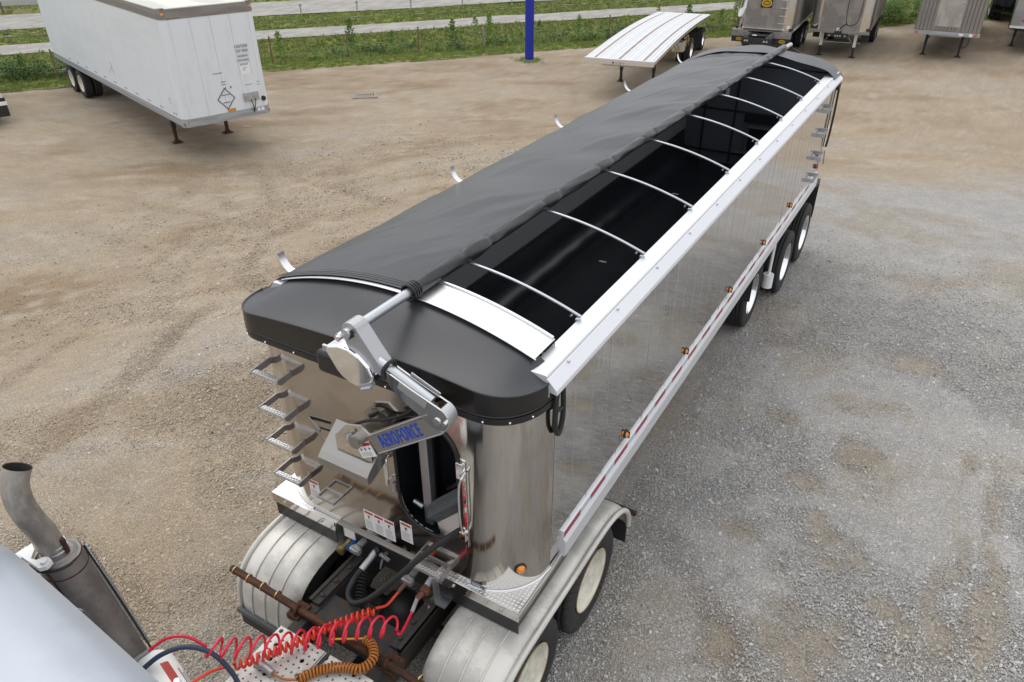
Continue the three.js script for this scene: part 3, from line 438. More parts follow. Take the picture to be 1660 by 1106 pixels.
  // printed labels
  const warn = (cols) => canvasTex(96 * cols, 150, (x, w, h) => { x.fillStyle = '#e8e8e6'; x.fillRect(0, 0, w, h); for (let k = 0; k < cols; k++) { x.fillStyle = cols > 1 && k === 1 ? '#b3122b' : '#b54618'; x.fillRect(96 * k + 7, 8, 82, 17); x.fillStyle = '#222'; x.beginPath(); x.moveTo(96 * k + 35, 36); x.lineTo(96 * k + 62, 42); x.lineTo(96 * k + 46, 52); x.lineTo(96 * k + 58, 66); x.lineTo(96 * k + 40, 60); x.fill(); x.fillStyle = '#9a9a9c'; for (let l = 0; l < 9; l++) x.fillRect(96 * k + 10, 76 + l * 7.4, 58 + 18 * hash2(l, k, cols), 3); } });
  const sticker = (x0, x1, y0, y1, tex) => { const m = mesh('warning_label', place(new THREE.BoxGeometry(x1 - x0, y1 - y0, .002), (x0 + x1) / 2, (y0 + y1) / 2, -.0285), label(tex), t); return m; };
  sticker(-.2, .10, 1.38, 1.59, warn(3)); sticker(.165, .275, 1.45, 1.65, warn(1)); sticker(-.77, -.66, 1.44, 1.645, warn(1));
  mesh('maker_plate', bx(.76, .92, 1.325, 1.36, -.029, -.024), label(canvasTex(128, 32, (x) => { x.fillStyle = '#5d6164'; x.fillRect(0, 0, 128, 32); x.fillStyle = '#e4e6e8'; x.fillRect(2, 2, 28, 28); x.font = 'bold 20px sans-serif'; x.fillText('TITAN', 38, 20); x.fillRect(38, 24, 70, 3); })), t);
  // front cap
  const xe = 1.228;
  const capFront = x => { const a = x < 0 ? -x * .955 : x, c = x < 0 ? .95 : .86, q = xe - c, e = x < 0 ? .36 : .42; return a < c ? -.015 : -.015 - e * (1 - Math.pow(Math.max(0, 1 - ((a - c) / q) ** 2.2), 1 / 2.2)); };
  const capTop = x => 3.095 + .075 * (1 - (x / 1.2) ** 2), capBot = x => 2.905;
  const cx = u => { const x = xe * Math.sin((u - .5) * PI); return x < 0 ? x / .955 : x; }, NU = 64;
  mesh('front_cap', [grid(NU, 10, (u, v) => { const x = cx(u), zf = capFront(x), zr = -.42, k = v * v * (3 - 2 * v) * .35 + v * .65, yr = arch(x) - .012 - .05 * sm(1.0, 1.23, Math.abs(x)); return [x, lerp(capTop(x), yr, k) + .004 * Math.sin(x * 5 + 1) * Math.sin(v * PI), lerp(zf, zr - .08, v)]; }, (u, v, p) => [p[0], p[2]])], M.capVinyl, t);
  mesh('cap_skirt', [grid(NU, 5, (u, v) => { const x = cx(u), zf = capFront(x); return [x * (1 + .004 * Math.sin(v * PI)), lerp(capTop(x), capBot(x), v), zf + .008 * Math.sin(v * PI)]; }, (u, v, p) => [p[0], p[1]])], M.capSkirt, t);
  const along = (dy, dz = .0) => Array.from({ length: 61 }, (_, i) => { const x = cx(i / 60); return [x * 1.004, capBot(x) + dy, capFront(x) + dz]; });
  mesh('cap_bead', tube(along(.055, .006), .0045, 120, 6), M.vinyl, t); mesh('cap_hem', grid(60, 1, (u, v) => { const x = cx(u); return [x * 1.007, lerp(2.897, 2.945, v), capFront(x) + .006]; }), M.rubberGloss, t);
  mesh('cap_piping', tube(Array.from({ length: 61 }, (_, i) => { const x = cx(i / 60); return [x * 1.002, capTop(x), capFront(x) + .001]; }), .008, 120, 6), M.capVinyl, t);
  for (const x of [-1.1, -.9, -.62, -.36, -.1, .2, .5, .75, .95, 1.1, 1.19]) mesh('bolt', place(new THREE.SphereGeometry(.009, 8, 6), x * 1.006, 2.918, capFront(x) + .012), M.chrome, t);
  // bright arched plate behind the cap
  mesh('bow_plate', [grid(40, 2, (u, v) => { const x = lerp(-1.09, 1.09, u); return [x, arch(x) - .004, lerp(-.42, -.70, v)]; }, (u, v, p) => [p[2], p[0]]), grid(40, 1, (u, v) => { const x = lerp(-1.09, 1.09, u); return [x, arch(x) - .004 - .05 * v, -.70]; })], M.aluminium, t);
  mesh('plate_edge', tube(Array.from({ length: 21 }, (_, i) => { const x = lerp(.12, 1.08, i / 20); return [x, arch(x) + .002, -.695]; }), .012, 50, 6), M.aluminium, t);
  mesh('plate_edge', tube(Array.from({ length: 21 }, (_, i) => { const x = lerp(-1.1, 1.1, i / 20); return [x, arch(x) - .003, -.42]; }), .005, 50, 6), M.aluminium, t);
  // top rails
  const railP = s => [[1.07, 3.10], [1.07, 3.135], [1.075, 3.142], [1.205, 3.142], [1.212, 3.135], [1.214, 3.118], [1.222, 3.115], [1.283, 3.05], [1.29, 3.028], [1.287, 3.018], [1.238, 3.03], [1.228, 3.02], [1.228, 2.985], [1.158, 2.985], [1.158, 3.1]].map(p => [p[0] * s, p[1]]);
  const railR = exZ(railP(1), -.36, -10.34, { bevelEnabled: true, bevelSize: .002, bevelThickness: .002, bevelSegments: 1 }); uvPlan(railR, 'z', 'x'); mesh('top_rail', railR, M.rail, t);
  mesh('top_rail', uvPlan(exZ(railP(-1), -.42, -10.34), 'z', 'x'), M.rail, t);
  for (let k = 0; k < 13; k++) mesh('bolt', place(new THREE.SphereGeometry(.011, 8, 6), 1.235, 3.112, -.62 - k * .79), M.galv, t);
  // bottom rail with tape
  mesh('bottom_rail', uvPlan(exZ([[1.2, 1.275], [1.258, 1.275], [1.264, 1.282], [1.264, 1.425], [1.25, 1.45], [1.242, 1.45], [1.242, 1.53], [1.236, 1.535], [1.2, 1.535]], -.65, -10.2), 'z', 'y'), M.rail, t);
  mesh('bottom_rail', bx(-1.26, -1.2, 1.275, 1.53, -.65, -10.2), M.rail, t);
  for (let k = 0; k < 20; k++) { const z = -.66 - k * .475; mesh('reflective_tape', bx(1.242, 1.2435, 1.465, 1.52, z, z - .285), M.redTape, t); mesh('reflective_tape', bx(1.242, 1.2432, 1.465, 1.52, z - .286, z - .474), M.silverTape, t); }
  const lampG = mg([place(new THREE.SphereGeometry(.032, 14, 8, 0, 6.3, 0, 1.57), 0, 0, 0, 0, 0, -PI / 2)]), lampR = new THREE.TorusGeometry(.034, .009, 8, 18).rotateY(PI / 2), lampB = bx(.0, .036, -.034, .034, -.004, .004);
  const lampAt = (x, y, z, ry = 0, mat = M.amber, k = 1) => { const g = part('marker_light', t, [x, y, z]); g.rotation.y = ry; g.scale.setScalar(k); mesh('lens', lampG, mat, g); mesh('bezel', lampR, M.rubber, g); if (k === 1) mesh('guard', lampB, M.rubber, g); };
  for (let k = 0; k < 5; k++) lampAt(1.224, 1.62, -1.88 - k * 1.563); lampAt(.77 + .45 * .78, 1.51, -.48 + .45 * .626, -.67, M.amber, 1.15);
  // black grab loop hung on the side near the nose
  mesh('grab_handle', [tube([[1.235, 2.98, -.44], [1.245, 3.0, -.45], [1.248, 2.92, -.43], [1.248, 2.70, -.43], [1.248, 2.62, -.48], [1.248, 2.70, -.53], [1.248, 2.92, -.53], [1.245, 3.0, -.52], [1.235, 2.98, -.53]], .019, 60), rod([1.248, 2.83, -.43], [1.248, 2.81, -.53], .014)], M.rubber, t);
  // inside: bare wall above, black liner below, tailgate
  const lp = [[1.14, 1.95], [1.14, 1.80], ...Array.from({ length: 9 }, (_, k) => { const a = k / 8 * PI / 2; return [.79 + .35 * Math.cos(a), 1.78 - .35 * Math.sin(a)]; }), [.4, 1.43], [0, 1.43]]; const lin = [...lp, ...lp.slice(0, -1).reverse().map(p => [-p[0], p[1]])];
  mesh('liner', grid(lin.length - 1, 60, (u, v) => { const p = lin[Math.round(u * (lin.length - 1))], w = .004 * Math.sin(v * 91 + u * 7); return [p[0] + w, p[1] + w, lerp(-.72, -10.14, v)]; }, (u, v, p) => [p[2] * .5, u * 2.4]), M.liner, t);
  for (const s of [-1, 1]) { mesh('inner_wall', bx(s * 1.150, s * 1.157, 1.93, 3.04, -.72, -10.14), std([.36, .37, .385], .45, .4), t); mesh('liner_batten', rb(s * 1.126, s * 1.15, 1.925, 1.96, -.74, -10.1, .003), M.blackSteel, t); }
  mesh('front_bulkhead', bx(-1.15, 1.15, 1.4, 3.05, -.72, -.69), M.liner, t);
  mesh('floor_pan', bx(-1.15, 1.15, 1.30, 1.40, -.5, -10.14), M.blackSteel, t);
  for (const [x, z] of [[-.55, -5.3], [-.58, -8.2]]) mesh('paper_tag', place(bx(-.05, .05, 0, .002, -.02, .02), x, 1.436, z, 0, 0, 0), M.whiteClean, t);
  { const g = part('tailgate', t); mesh('gate_panel', bx(-1.2, 1.2, 1.32, 3.14, -10.2, -10.25), M.gateDark, g); mesh('gate_arch', exZ([[-1.15, 3.12], [1.15, 3.12], ...Array.from({ length: 17 }, (_, i) => { const x = lerp(1.15, -1.15, i / 16); return [x, arch(x) + .0]; })], -10.25, -10.2), M.gateDark, g); mesh('gate_rib', bx(-1.15, 1.15, 2.34, 2.37, -10.19, -10.17), M.blackSteel, g); mesh('gate_rib', bx(-1.15, 1.15, 1.60, 1.63, -10.19, -10.17), M.blackSteel, g); for (const x of [-.86, -.32]) mesh('gate_rib', bx(x, x + .03, 1.45, 3.1, -10.19, -10.175), M.blackSteel, g);
    mesh('chute_frame', [bx(-.05, .4, 2.12, 2.16, -10.19, -10.1), bx(-.05, -.02, 1.7, 2.12, -10.19, -10.12), bx(.37, .4, 1.7, 2.12, -10.19, -10.12), bx(-.2, .5, 1.68, 1.7, -10.19, -10.02)], M.gateDark, g); mesh('chute_door', bx(-.02, .37, 1.7, 2.12, -10.19, -10.18), M.liner, g); mesh('gate_header', bx(-.12, .46, 2.2, 2.34, -10.19, -10.15), M.liner, g); mesh('gate_label', [bx(-.62, -.56, 2.6, 2.74, -10.19, -10.18), bx(-.52, -.46, 2.6, 2.74, -10.19, -10.18)], M.whiteClean, g); }
  mesh('corner_post', rb(1.19, 1.232, 1.3, 3.0, -10.16, -10.3, .01), M.polished, t); mesh('corner_post', rb(-1.232, -1.19, 1.3, 3.0, -10.16, -10.3, .01), M.polished, t);
  mesh('gate_rod', tube([[1.25, 2.95, -10.42], [1.262, 2.6, -10.42], [1.262, 2.1, -10.42], [1.25, 1.9, -10.42]], .018, 20), M.blackSteel, t); mesh('gate_hinge', rb(1.2, 1.27, 2.86, 2.98, -10.3, -10.46, .01), M.blackSteel, t); mesh('gate_latch', [bar([1.25, 1.85, -10.4], [1.27, 1.6, -10.44], .02, .02, [0, 0, 1])], M.galv, t);
  for (const y of [2.72, 2.34, 1.97, 1.6]) { const g = part('side_rung', t); mesh('tread', rb(1.27, 1.315, y - .016, y + .016, -9.42, -9.75, .004), M.rung, g); mesh('side_plate', [rb(1.222, 1.315, y - .024, y + .04, -9.414, -9.424, .003), rb(1.222, 1.315, y - .024, y + .04, -9.746, -9.756, .003)], M.galv, g); }
  lampAt(1.226, 1.86, -9.9, 0, M.amber); lampAt(1.226, 1.7, -9.92, 0, M.redLens);
  // tarp: from the left rail over the bows to the roll
  const tubeX = z => lerp(.15, .28, sm(.3, -10.9, z) * .2 + .8 * (z - .24) / -11.1), tubeY = z => lerp(3.435, 3.425, (z - .24) / -11.1);
  const bowZ = k => -1.067 - 1.179 * k, nearBow = z => { let m = 9; for (let k = 0; k < 8; k++) m = Math.min(m, Math.abs(z - bowZ(k))); return m; };
  mesh('tarp', grid(46, 260, (u, v) => { const z = lerp(-.46, -10.45, v), xr = tubeX(z) + .0; const x = lerp(-1.335, xr, u); let y = x < -1.2 ? lerp(3.155, 3.04, (-1.2 - x) / .135) : arch(x) + .006; const sag = sm(0, .55, nearBow(z)) * .03 * Math.sin(Math.min(1, u) * PI) * (z > -1 || z < -9.6 ? 0 : 1); const end = sm(-10.2, -10.45, z) * .12;
    const diag = fbm(z * 1.1 + x * 1.6, x * 1.2 - z * .25, 4, 701), fold = Math.max(0, 1 - Math.abs(((z * .8 + x * 1.3 + .6 * diag) % 1.3 + 1.3) % 1.3 - .65) * 6);
    y += -sag + .06 * Math.max(-.06, diag - .45) * sm(0, .25, u) * sm(-.46, -.9, z) + .012 * fold * sm(-.46, -.9, z) * sm(.1, .5, u) * sm(1.05, .7, u) - end + .008 * Math.sin(z * 9 + 4 * diag) * sm(.1, 0, u); if (x > -1.15 && z > -10.2) y = Math.max(y, arch(x) + .004 - .026 * sm(.03, .5, nearBow(z)) * Math.sin(u * PI)); return [x + .008 * Math.sin(z * 4.1) * (u < .02 ? 1 : 0), y, z]; }, (u, v, p) => [p[2], p[0]]), M.vinyl, t);
  mesh('tarp_hem', [0, 1, 2].map(k => tube(Array.from({ length: 17 }, (_, i) => { const x = lerp(-1.25, .1, i / 16); return [x, arch(x) + .0075, -.49 - k * .028]; }), .0016, 32, 5)), M.vinyl, t);
  mesh('tarp_roll', grid(22, 330, (u, v) => { const z = lerp(-.38, -10.35, v), a = u * PI * 2, nb = nearBow(z - .12 * Math.sin(z)), R = (.052 + .012 * (fbm(z * 1.7, 2.1, 3, 711) - .4) - .014 * Math.exp(-((nb - .16) ** 2) / .0004) + .007 * Math.exp(-(nb ** 2) / .012)) * (1 + .07 * Math.sin(a * 2 + z * 3.1) + .05 * Math.sin(a * 5 - z * 11) + .10 * (vnoise(z * 9 + a * 1.5, a * 1.2, 713) - .5)); return [tubeX(z) + Math.cos(a) * R, tubeY(z) + Math.sin(a) * R * .95 + .0, z]; }, (u, v, p) => [p[2], u * .35]), M.rollVinyl, t);
  mesh('roll_collar', [0, 1, 2, 3].map(k => new THREE.TorusGeometry(.054, .01, 8, 24).translate(tubeX(-.4), tubeY(-.4), -.38 - k * .024)), M.rubberGloss, t);
  mesh('roll_tube', rod([tubeX(.24), tubeY(.24), .24], [tubeX(-.6), tubeY(-.6), -.6], .033, 20), M.galv, t); mesh('roll_tube_end', rod([tubeX(-10.2), tubeY(-10.2) - .015, -10.2], [tubeX(-10.9), tubeY(-10.9) - .03, -10.85], .035, 20), M.galv, t);
  mesh('rear_strap', tube([[.28, 3.36, -10.84], [.62, 3.27, -10.6], [.95, 3.17, -10.42]], .016, 12), M.rubber, t);
  mesh('rear_cap', [grid(46, 12, (u, v) => { const x = lerp(-1.25, 1.25, u), z = lerp(-9.78, -10.36, v); return [x, arch(x) + .03 - .05 * sm(1.1, 1.25, Math.abs(x)) + .012 * Math.sin(x * 7 + 2 * v), z + .05 * Math.sin(x * 4)]; }, (u, v, p) => [p[0], p[2]]), grid(46, 3, (u, v) => { const x = lerp(-1.25, 1.25, u); return [x, arch(x) + .03 - .05 * sm(1.1, 1.25, Math.abs(x)) + .012 * Math.sin(x * 7 + 2) - .22 * v, -10.36 + .05 * Math.sin(x * 4)]; })], M.vinyl, t);
  for (let k = 0; k < 8; k++) { const z = bowZ(k), g = part('roof_bow', t); mesh('tube', tube(Array.from({ length: 17 }, (_, i) => { const x = lerp(-1.1, 1.1, i / 16); return [x, arch(x) - .013, z]; }), .0125, 40, 10), M.galv, g); mesh('end_clip', [rod([1.03, 3.175, z], [1.03, 3.175, z + .02], .008, 8), rb(1.06, 1.1, 3.11, 3.16, z - .014, z + .014, .004)], M.galv, g); }
  for (const z of [-.75, -3.2, -5.55, -7.8, -10.15]) { const g = part('tarp_stop', t); mesh('arm', grid(3, 12, (u, v) => { const a = v * PI / 2 * .9; const w = (u - .5) * .07; return v < .01 ? [-1.2, 3.06, z + w] : [-1.33 - .12 * Math.sin(a), 3.06 + .17 * (1 - Math.cos(a)), z + w]; }), M.aluminium, g); mesh('foot', rb(-1.34, -1.2, 3.045, 3.06, z - .035, z + .035, .003), M.aluminium, g); }
  // chassis
  for (const s of [-1, 1]) mesh('chassis_rail', bx(s * .42, s * .54, .98, 1.29, -.3, -10.0), M.blackSteel, t);
  for (let k = 0; k < 8; k++) mesh('cross_member', bx(-1.18, 1.18, 1.18, 1.29, -1.2 - k * 1.2, -1.28 - k * 1.2), M.blackSteel, t);
  for (const z of [-8.53, -9.89]) { for (const s of [-1, 1]) wheel(t, s * 1.285, .515, z, .515, M.chrome, M.tire, s); mesh('axle', axleBeam(.515, z), M.blackSteel, t); mesh('hanger', [bx(.4, .5, .5, .98, z + .1, z - .1), bx(-.5, -.4, .5, .98, z + .1, z - .1)], M.blackSteel, t); }
  for (const s of [-1, 1]) wheel(t, s * 1.12, .515, -7.17, .515, M.chrome, M.tire, s); mesh('axle', axleBeam(.515, -7.17), M.blackSteel, t); mesh('lift_bracket', [bx(.38, .5, .5, .98, -7.05, -7.3), bx(-.5, -.38, .5, .98, -7.05, -7.3)], M.blackSteel, t);
  mesh('air_spring', [rod([1.17, .36, -7.84], [1.17, .58, -7.84], .08, 18), rod([1.17, .58, -7.84], [1.17, 1.25, -7.84], .025, 10)], M.whiteClean, t); mesh('mud_flap', [bx(.66, 1.2, .72, 1.27, -6.52, -6.535)], M.rubber, t);
  mesh('mud_flap', bx(.66, 1.26, .55, 1.27, -10.62, -10.64), M.rubber, t); mesh('flap_bracket', bx(.4, 1.26, 1.2, 1.27, -10.3, -10.64), M.blackSteel, t); mesh('bumper_bar', bx(-1.2, 1.2, .6, .7, -10.3, -10.38), M.blackSteel, t);
  mesh('upper_coupler', bx(-.6, .6, .975, 1.0, -.3, -1.6), M.blackSteel, t);
}

// ---------------------------------------------------------------- tarp arm on the nose
const { FontLoader } = await import('three/addons/loaders/FontLoader.js');
const { TextGeometry } = await import('three/addons/geometries/TextGeometry.js');
const font = await new FontLoader().loadAsync('fonts/droid/droid_sans_bold.typeface.json');
{
  const g = part('tarp_arm', trailer, [0, 0, -.035]), bev = { bevelEnabled: true, bevelSize: .006, bevelThickness: .006, bevelSegments: 2 };
  const ring = (cx, cy, r, a0, a1, n) => Array.from({ length: n + 1 }, (_, i) => { const a = lerp(a0, a1, i / n); return [cx + r * Math.cos(a), cy + r * Math.sin(a)]; });
  mesh('gear_housing', [exZ([[.09, 3.41], ...ring(.155, 3.43, .062, PI, .35, 8), [.30, 3.33], [.37, 3.24], [.36, 3.19], [.24, 3.20], [.12, 3.32]], .13, .23, { ...bev }), rb(.17, .21, 3.425, 3.432, .236, .242, .002), rb(.2, .25, 3.37, 3.376, .236, .242, .002)], M.castAlu, g);
  for (let k = 0; k < 4; k++) mesh('housing_rib', bar([.15 + k * .045, 3.46 - k * .055, .15], [.15 + k * .045, 3.46 - k * .055, .225], .035, .012, [.6, .8, 0]), M.castAlu, g);
  mesh('shaft_nut', [rod([.10, 3.405, .24], [.10, 3.405, .285], .026, 10), rod([.10, 3.405, .285], [.10, 3.405, .3], .018, 6)], M.chrome, g); mesh('shaft_collar', rod([.155, 3.43, .23], [.155, 3.43, .262], .034, 16), M.rubber, g); mesh('brass_fitting', rod([.075, 3.37, .235], [.075, 3.37, .27], .012, 8), M.rust, g);
  mesh('motor_cover', [exZ([[-.06, 3.26], [-.045, 3.285], [.05, 3.315], [.14, 3.315], [.22, 3.285], [.29, 3.225], [.315, 3.17], [.30, 3.12], [.24, 3.065], [.19, 3.05], [.12, 3.06], [.06, 3.09], [.02, 3.13]].map(p => [lerp(.13, p[0], .9), lerp(3.18, p[1], .9)]), .15, .24, { bevelEnabled: true, bevelSize: .018, bevelThickness: .024, bevelSegments: 5 })], M.chrome, g);
  mesh('cover_label', bar([.25, 3.262, .2], [.30, 3.215, .2], .06, .002, [.68, .72, 0]), std([.5, .62, .74], .3, .6), g);
  mesh('cover_latch', [bar([.20, 3.06, .255], [.31, 3.12, .255], .025, .03, [0, 0, 1]), rod([.23, 3.06, .275], [.31, 3.10, .275], .012)], M.galv, g);
  mesh('motor', [rod([-.2, 3.02, .0], [-.2, 3.02, .12], .085, 24), rb(-.3, -.02, 2.93, 3.11, .04, .14, .04, 3)], M.rubberGloss, g); mesh('motor_bracket', rb(-.2, .02, 3.14, 3.185, .13, .15, .003), M.galv, g);
  const plate = z => exZ([[.42, 3.235], [.60, 3.165], ...ring(.775, 3.02, .085, 1.0, -2.3, 12), [.55, 3.045], [.44, 3.13], [.41, 3.17]], z, z + .008, { bevelEnabled: true, bevelSize: .002, bevelThickness: .002, bevelSegments: 1 });
  mesh('elbow_plate', plate(.235), M.polished, g); mesh('elbow_plate', plate(.15), M.polished, g); mesh('elbow_spacer', [rod([.80, 3.05, .155], [.80, 3.05, .235], .035, 16), rod([.775, 3.0, .15], [.775, 3.0, .254], .026, 16), rod([.84, 3.015, .14], [.84, 3.015, .265], .014, 8)], M.chrome, g); mesh('elbow_lip', grid(12, 1, (u, v) => { const a = lerp(1.2, -.6, u); return [.775 + .087 * Math.cos(a), 3.02 + .087 * Math.sin(a), lerp(.15, .243, v)]; }), M.galv, g);
  mesh('upper_arm', [rod([.33, 3.265, .2], [.72, 3.105, .2], .03, 18)], M.galv, g); mesh('arm_cradle', [bar([.5, 3.17, .243], [.7, 3.09, .243], .006, .05, [0, 1, 0]), bar([.53, 3.20, .155], [.74, 3.12, .155], .006, .05)], M.galv, g);
  mesh('cable_tie', tube([[.40, 3.18, .25], [.39, 3.23, .245], [.415, 3.28, .22], [.43, 3.29, .18], [.41, 3.2, .15]], .013, 24), M.rubber, g);
  const A = [.22, 2.575], B = [.765, 2.965], ang = Math.atan2(B[1] - A[1], B[0] - A[0]);
  mesh('lower_arm', [bar([A[0], A[1], .20], [B[0], B[1], .20], .075, .135, [-Math.sin(ang), Math.cos(ang), 0])], M.dullAlu, g);
  mesh('arm_edge', [rod([A[0] + .05, A[1] - .045, .241], [B[0] + .03, B[1] - .055, .241], .006, 6), rod([A[0] - .03, A[1] + .07, .241], [B[0] - .06, B[1] + .06, .241], .006, 6)], M.galv, g);
  const tg = new TextGeometry('AEROFORCE', { font, size: .095, depth: .0012, curveSegments: 4, bevelEnabled: false }); tg.computeBoundingBox(); const bw = tg.boundingBox.max.x; tg.translate(-bw / 2, -.05, 0); tg.scale(.43 / bw, 1, 1); tg.rotateZ(ang); tg.translate((A[0] + B[0]) / 2 - .035, (A[1] + B[1]) / 2 - .012, .2385); mesh('arm_lettering', tg, std([.006, .06, .42], .4), g, 'blue capital lettering');
  // base bracket on the wall
  mesh('base_bracket', [exX([[.005, 2.42], [.2, 2.27], [.235, 2.235], [.235, 2.175], [.2, 2.17], [.005, 2.25]], -.33, .12, { bevelEnabled: true, bevelSize: .005, bevelThickness: .005, bevelSegments: 2 })], M.dullAlu, g); mesh('bracket_plate', exZ([[-.2, 2.25], [.02, 2.25], [.12, 2.34], [.14, 2.56], [.05, 2.62], [-.08, 2.58], [-.2, 2.44]], .15, .165), M.polished, g);
  mesh('warning_label', place(new THREE.BoxGeometry(.15, .12, .002), .085, 2.43, .171, 0, 0, .5), label(canvasTex(128, 96, (x, w, h) => { x.fillStyle = '#ececec'; x.fillRect(0, 0, w, h); x.fillStyle = '#b81420'; x.fillRect(4, 4, w - 8, 20); x.fillStyle = '#333'; for (let k = 0; k < 3; k++) { x.beginPath(); x.moveTo(16 + k * 38, 34); x.lineTo(34 + k * 38, 40); x.lineTo(22 + k * 38, 56); x.fill(); } x.fillStyle = '#8a8a8a'; for (let l = 0; l < 4; l++) x.fillRect(10, 64 + l * 7, 100 - 12 * (l % 2), 3); })), g);
  mesh('pivot', [rod([.03, 2.5, .1], [.03, 2.5, .22], .05, 18), rod([-.12, 2.46, .12], [-.02, 2.52, .2], .028, 12)], M.dullAlu, g);
  mesh('motor_cable', [tube([[.43, 3.1, .1], [.44, 2.86, .04], [.34, 2.74, .02], [.2, 2.66, .05], [.05, 2.62, .1], [-.06, 2.56, .14]], .011, 40)], M.rubber, g);
}

// ---------------------------------------------------------------- the tractor under the nose
const tractor = thing('truck_tractor', 'silver blue truck tractor with pale fenders and a rusty upright muffler', 'truck', [.06, 0, 0]);
{
  const t = tractor;
  for (const s of [-1, 1]) { mesh('frame_rail', [bx(s * .34, s * .43, .66, .935, 2.4, -1.9)], M.frame, t); mesh('rail_angle', [bar([s * .40, .955, .5], [s * .40, .955, -1.4], .1, .03), bx(s * .42, s * .45, .90, .985, .5, -1.4)], M.frame, t); for (let k = 0; k < 7; k++) mesh('bolt', rod([s * .385, .97, .42 - k * .16], [s * .385, .985, .42 - k * .16], .02, 8), M.frame, t); }
  for (const [a, b] of [[.62, .34], [-.3, -.5], [-1.0, -1.2], [1.5, 1.3], [2.2, 2.05]]) mesh('cross_member', bx(-.34, .34, .83, .925, a, b), M.frame, t);
  mesh('cross_member', [bx(-.34, .34, .84, .93, .97, .78)], M.rust, t);
  mesh('fifth_wheel', [exZ([[-.5, 0], [.5, 0], [.5, .6], [.2, .95], [.1, .5], [-.1, .5], [-.2, .95], [-.5, .6]], 0, .05).rotateX(-PI / 2).translate(0, .92, -.35)], M.blackSteel, t);
  mesh('data_plate', bx(.36, .42, .972, .975, .12, -.16), label(canvasTex(96, 32, (x) => { x.fillStyle = '#4a4642'; x.fillRect(0, 0, 96, 32); x.fillStyle = '#b9b2a8'; x.fillRect(2, 2, 92, 3); x.fillRect(2, 27, 92, 3); x.fillRect(24, 10, 6, 12); x.fillRect(36, 12, 10, 8); x.fillRect(54, 9, 5, 14); x.fillStyle = '#a03028'; x.fillRect(70, 12, 10, 6); })), t);
  for (const z of [-1.16, -.05]) { for (const s of [-1, 1]) wheel(t, s * 1.245, .495, z, .495, M.whiteWheel, M.treadTire, s, true, true); mesh('axle', [axleBeam(.488, z), place(new THREE.SphereGeometry(.2, 16, 10), 0, .488, z)], M.blackSteel, t); }
  for (const s of [-1, 1]) mesh('air_bag', [rod([s * .5, .5, -.7], [s * .5, .82, -.7], .13, 16)], M.rubber, t);
  // full fenders over both axles
  const prof = [[-1.97, .50], [-1.95, .62], [-1.88, .76], [-1.76, .88], [-1.60, .965], [-1.42, 1.012], [-1.2, 1.028], [-.6, 1.03], [0, 1.03], [.15, 1.02], [.29, .985], [.41, .925], [.50, .84], [.555, .74], [.585, .62], [.60, .48], [.6, .40]];
  const pc = new THREE.CatmullRomCurve3(prof.map(p => V(0, p[1], p[0])), false, 'centripetal');
  for (const s of [-1, 1]) {
    const x0 = .61, x1 = 1.255, f = mesh('fender', [grid(18, 110, (u, v) => { const p = pc.getPointAt(v), q = pc.getTangentAt(v), nx = -q.z, ny = q.y; const c = (u - .5) * 2, roll = Math.pow(Math.abs(c), 9) * .055; const N = [q.y > 0 ? 1 : 1]; const oy = -roll * Math.abs(q.z) , oz = roll * q.y * Math.sign(1); return [s * lerp(x0, x1, u), p.y + oy, p.z + oz]; }, (u, v) => [v * 3.4, u * .65])], M.fender, t);
    for (const k of [.27, .5, .73]) mesh('fender_rib', tube(Array.from({ length: 40 }, (_, i) => { const p = pc.getPointAt(lerp(.56, .985, i / 39)); return [s * lerp(x0, x1, k), p.y + .003, p.z + .002]; }), .009, 70, 6), M.fender, f);
    mesh('fender_lip', tube(Array.from({ length: 50 }, (_, i) => { const p = pc.getPointAt(i / 49); const q = pc.getTangentAt(i / 49); return [s * (x1 + .004), p.y - .03 * Math.abs(q.z), p.z + .03 * q.y]; }), .026, 120, 10), M.fender, f);
    mesh('mud_flap', bx(s * .62, s * 1.22, .18, .52, -2.0, -2.012), M.rubber, t); mesh('flap_hanger', rb(s * .4, s * 1.31, .60, .65, -1.965, -2.01, .01), M.rust, t);
    mesh('front_flap', [bx(s * .64, s * 1.24, .30, .46, .605, .617)], M.blackSteel, t); mesh('flap_bracket', [bar([s * .6, .47, .62], [s * 1.25, .47, .62], .03, .05)], M.greyFrame, t);
  }
  { const q = part('tire_gouge', t); mesh('torn_edge', [bar([.93, 1.045, -1.06], [1.0, 1.05, -1.16], .02, .012), bar([.9, 1.04, -1.12], [.97, 1.052, -1.10], .03, .01)], M.aluminium, q); mesh('hole', place(new THREE.CylinderGeometry(.035, .02, .012, 7), .955, 1.03, -1.11, 0, .3, 0), M.soot, q); mesh('hole', place(new THREE.BoxGeometry(.05, .01, .26), .72, 1.031, -1.02, 0, 0, 0), M.soot, q); }
  mesh('fender_rod', [rod([-1.2, .985, .60], [1.25, .985, .66], .03, 14)], M.rust, t);
  for (const x of [-1.16, -1.0, -.84, -.68, .72, .92, 1.12]) mesh('hose_clamp', place(new THREE.TorusGeometry(.032, .007, 6, 18), x, .985, .601 + .02 * (x + 1.2) / 2.45, 0, PI / 2, 0), M.brass, t);
  for (const s of [-1, 1]) mesh('rod_mount', [bx(s * .40, s * .52, .90, .955, .53, .68), place(new THREE.TorusGeometry(.036, .012, 6, 18), s * .44, .985, .63, 0, PI / 2, 0)], M.rust, t);
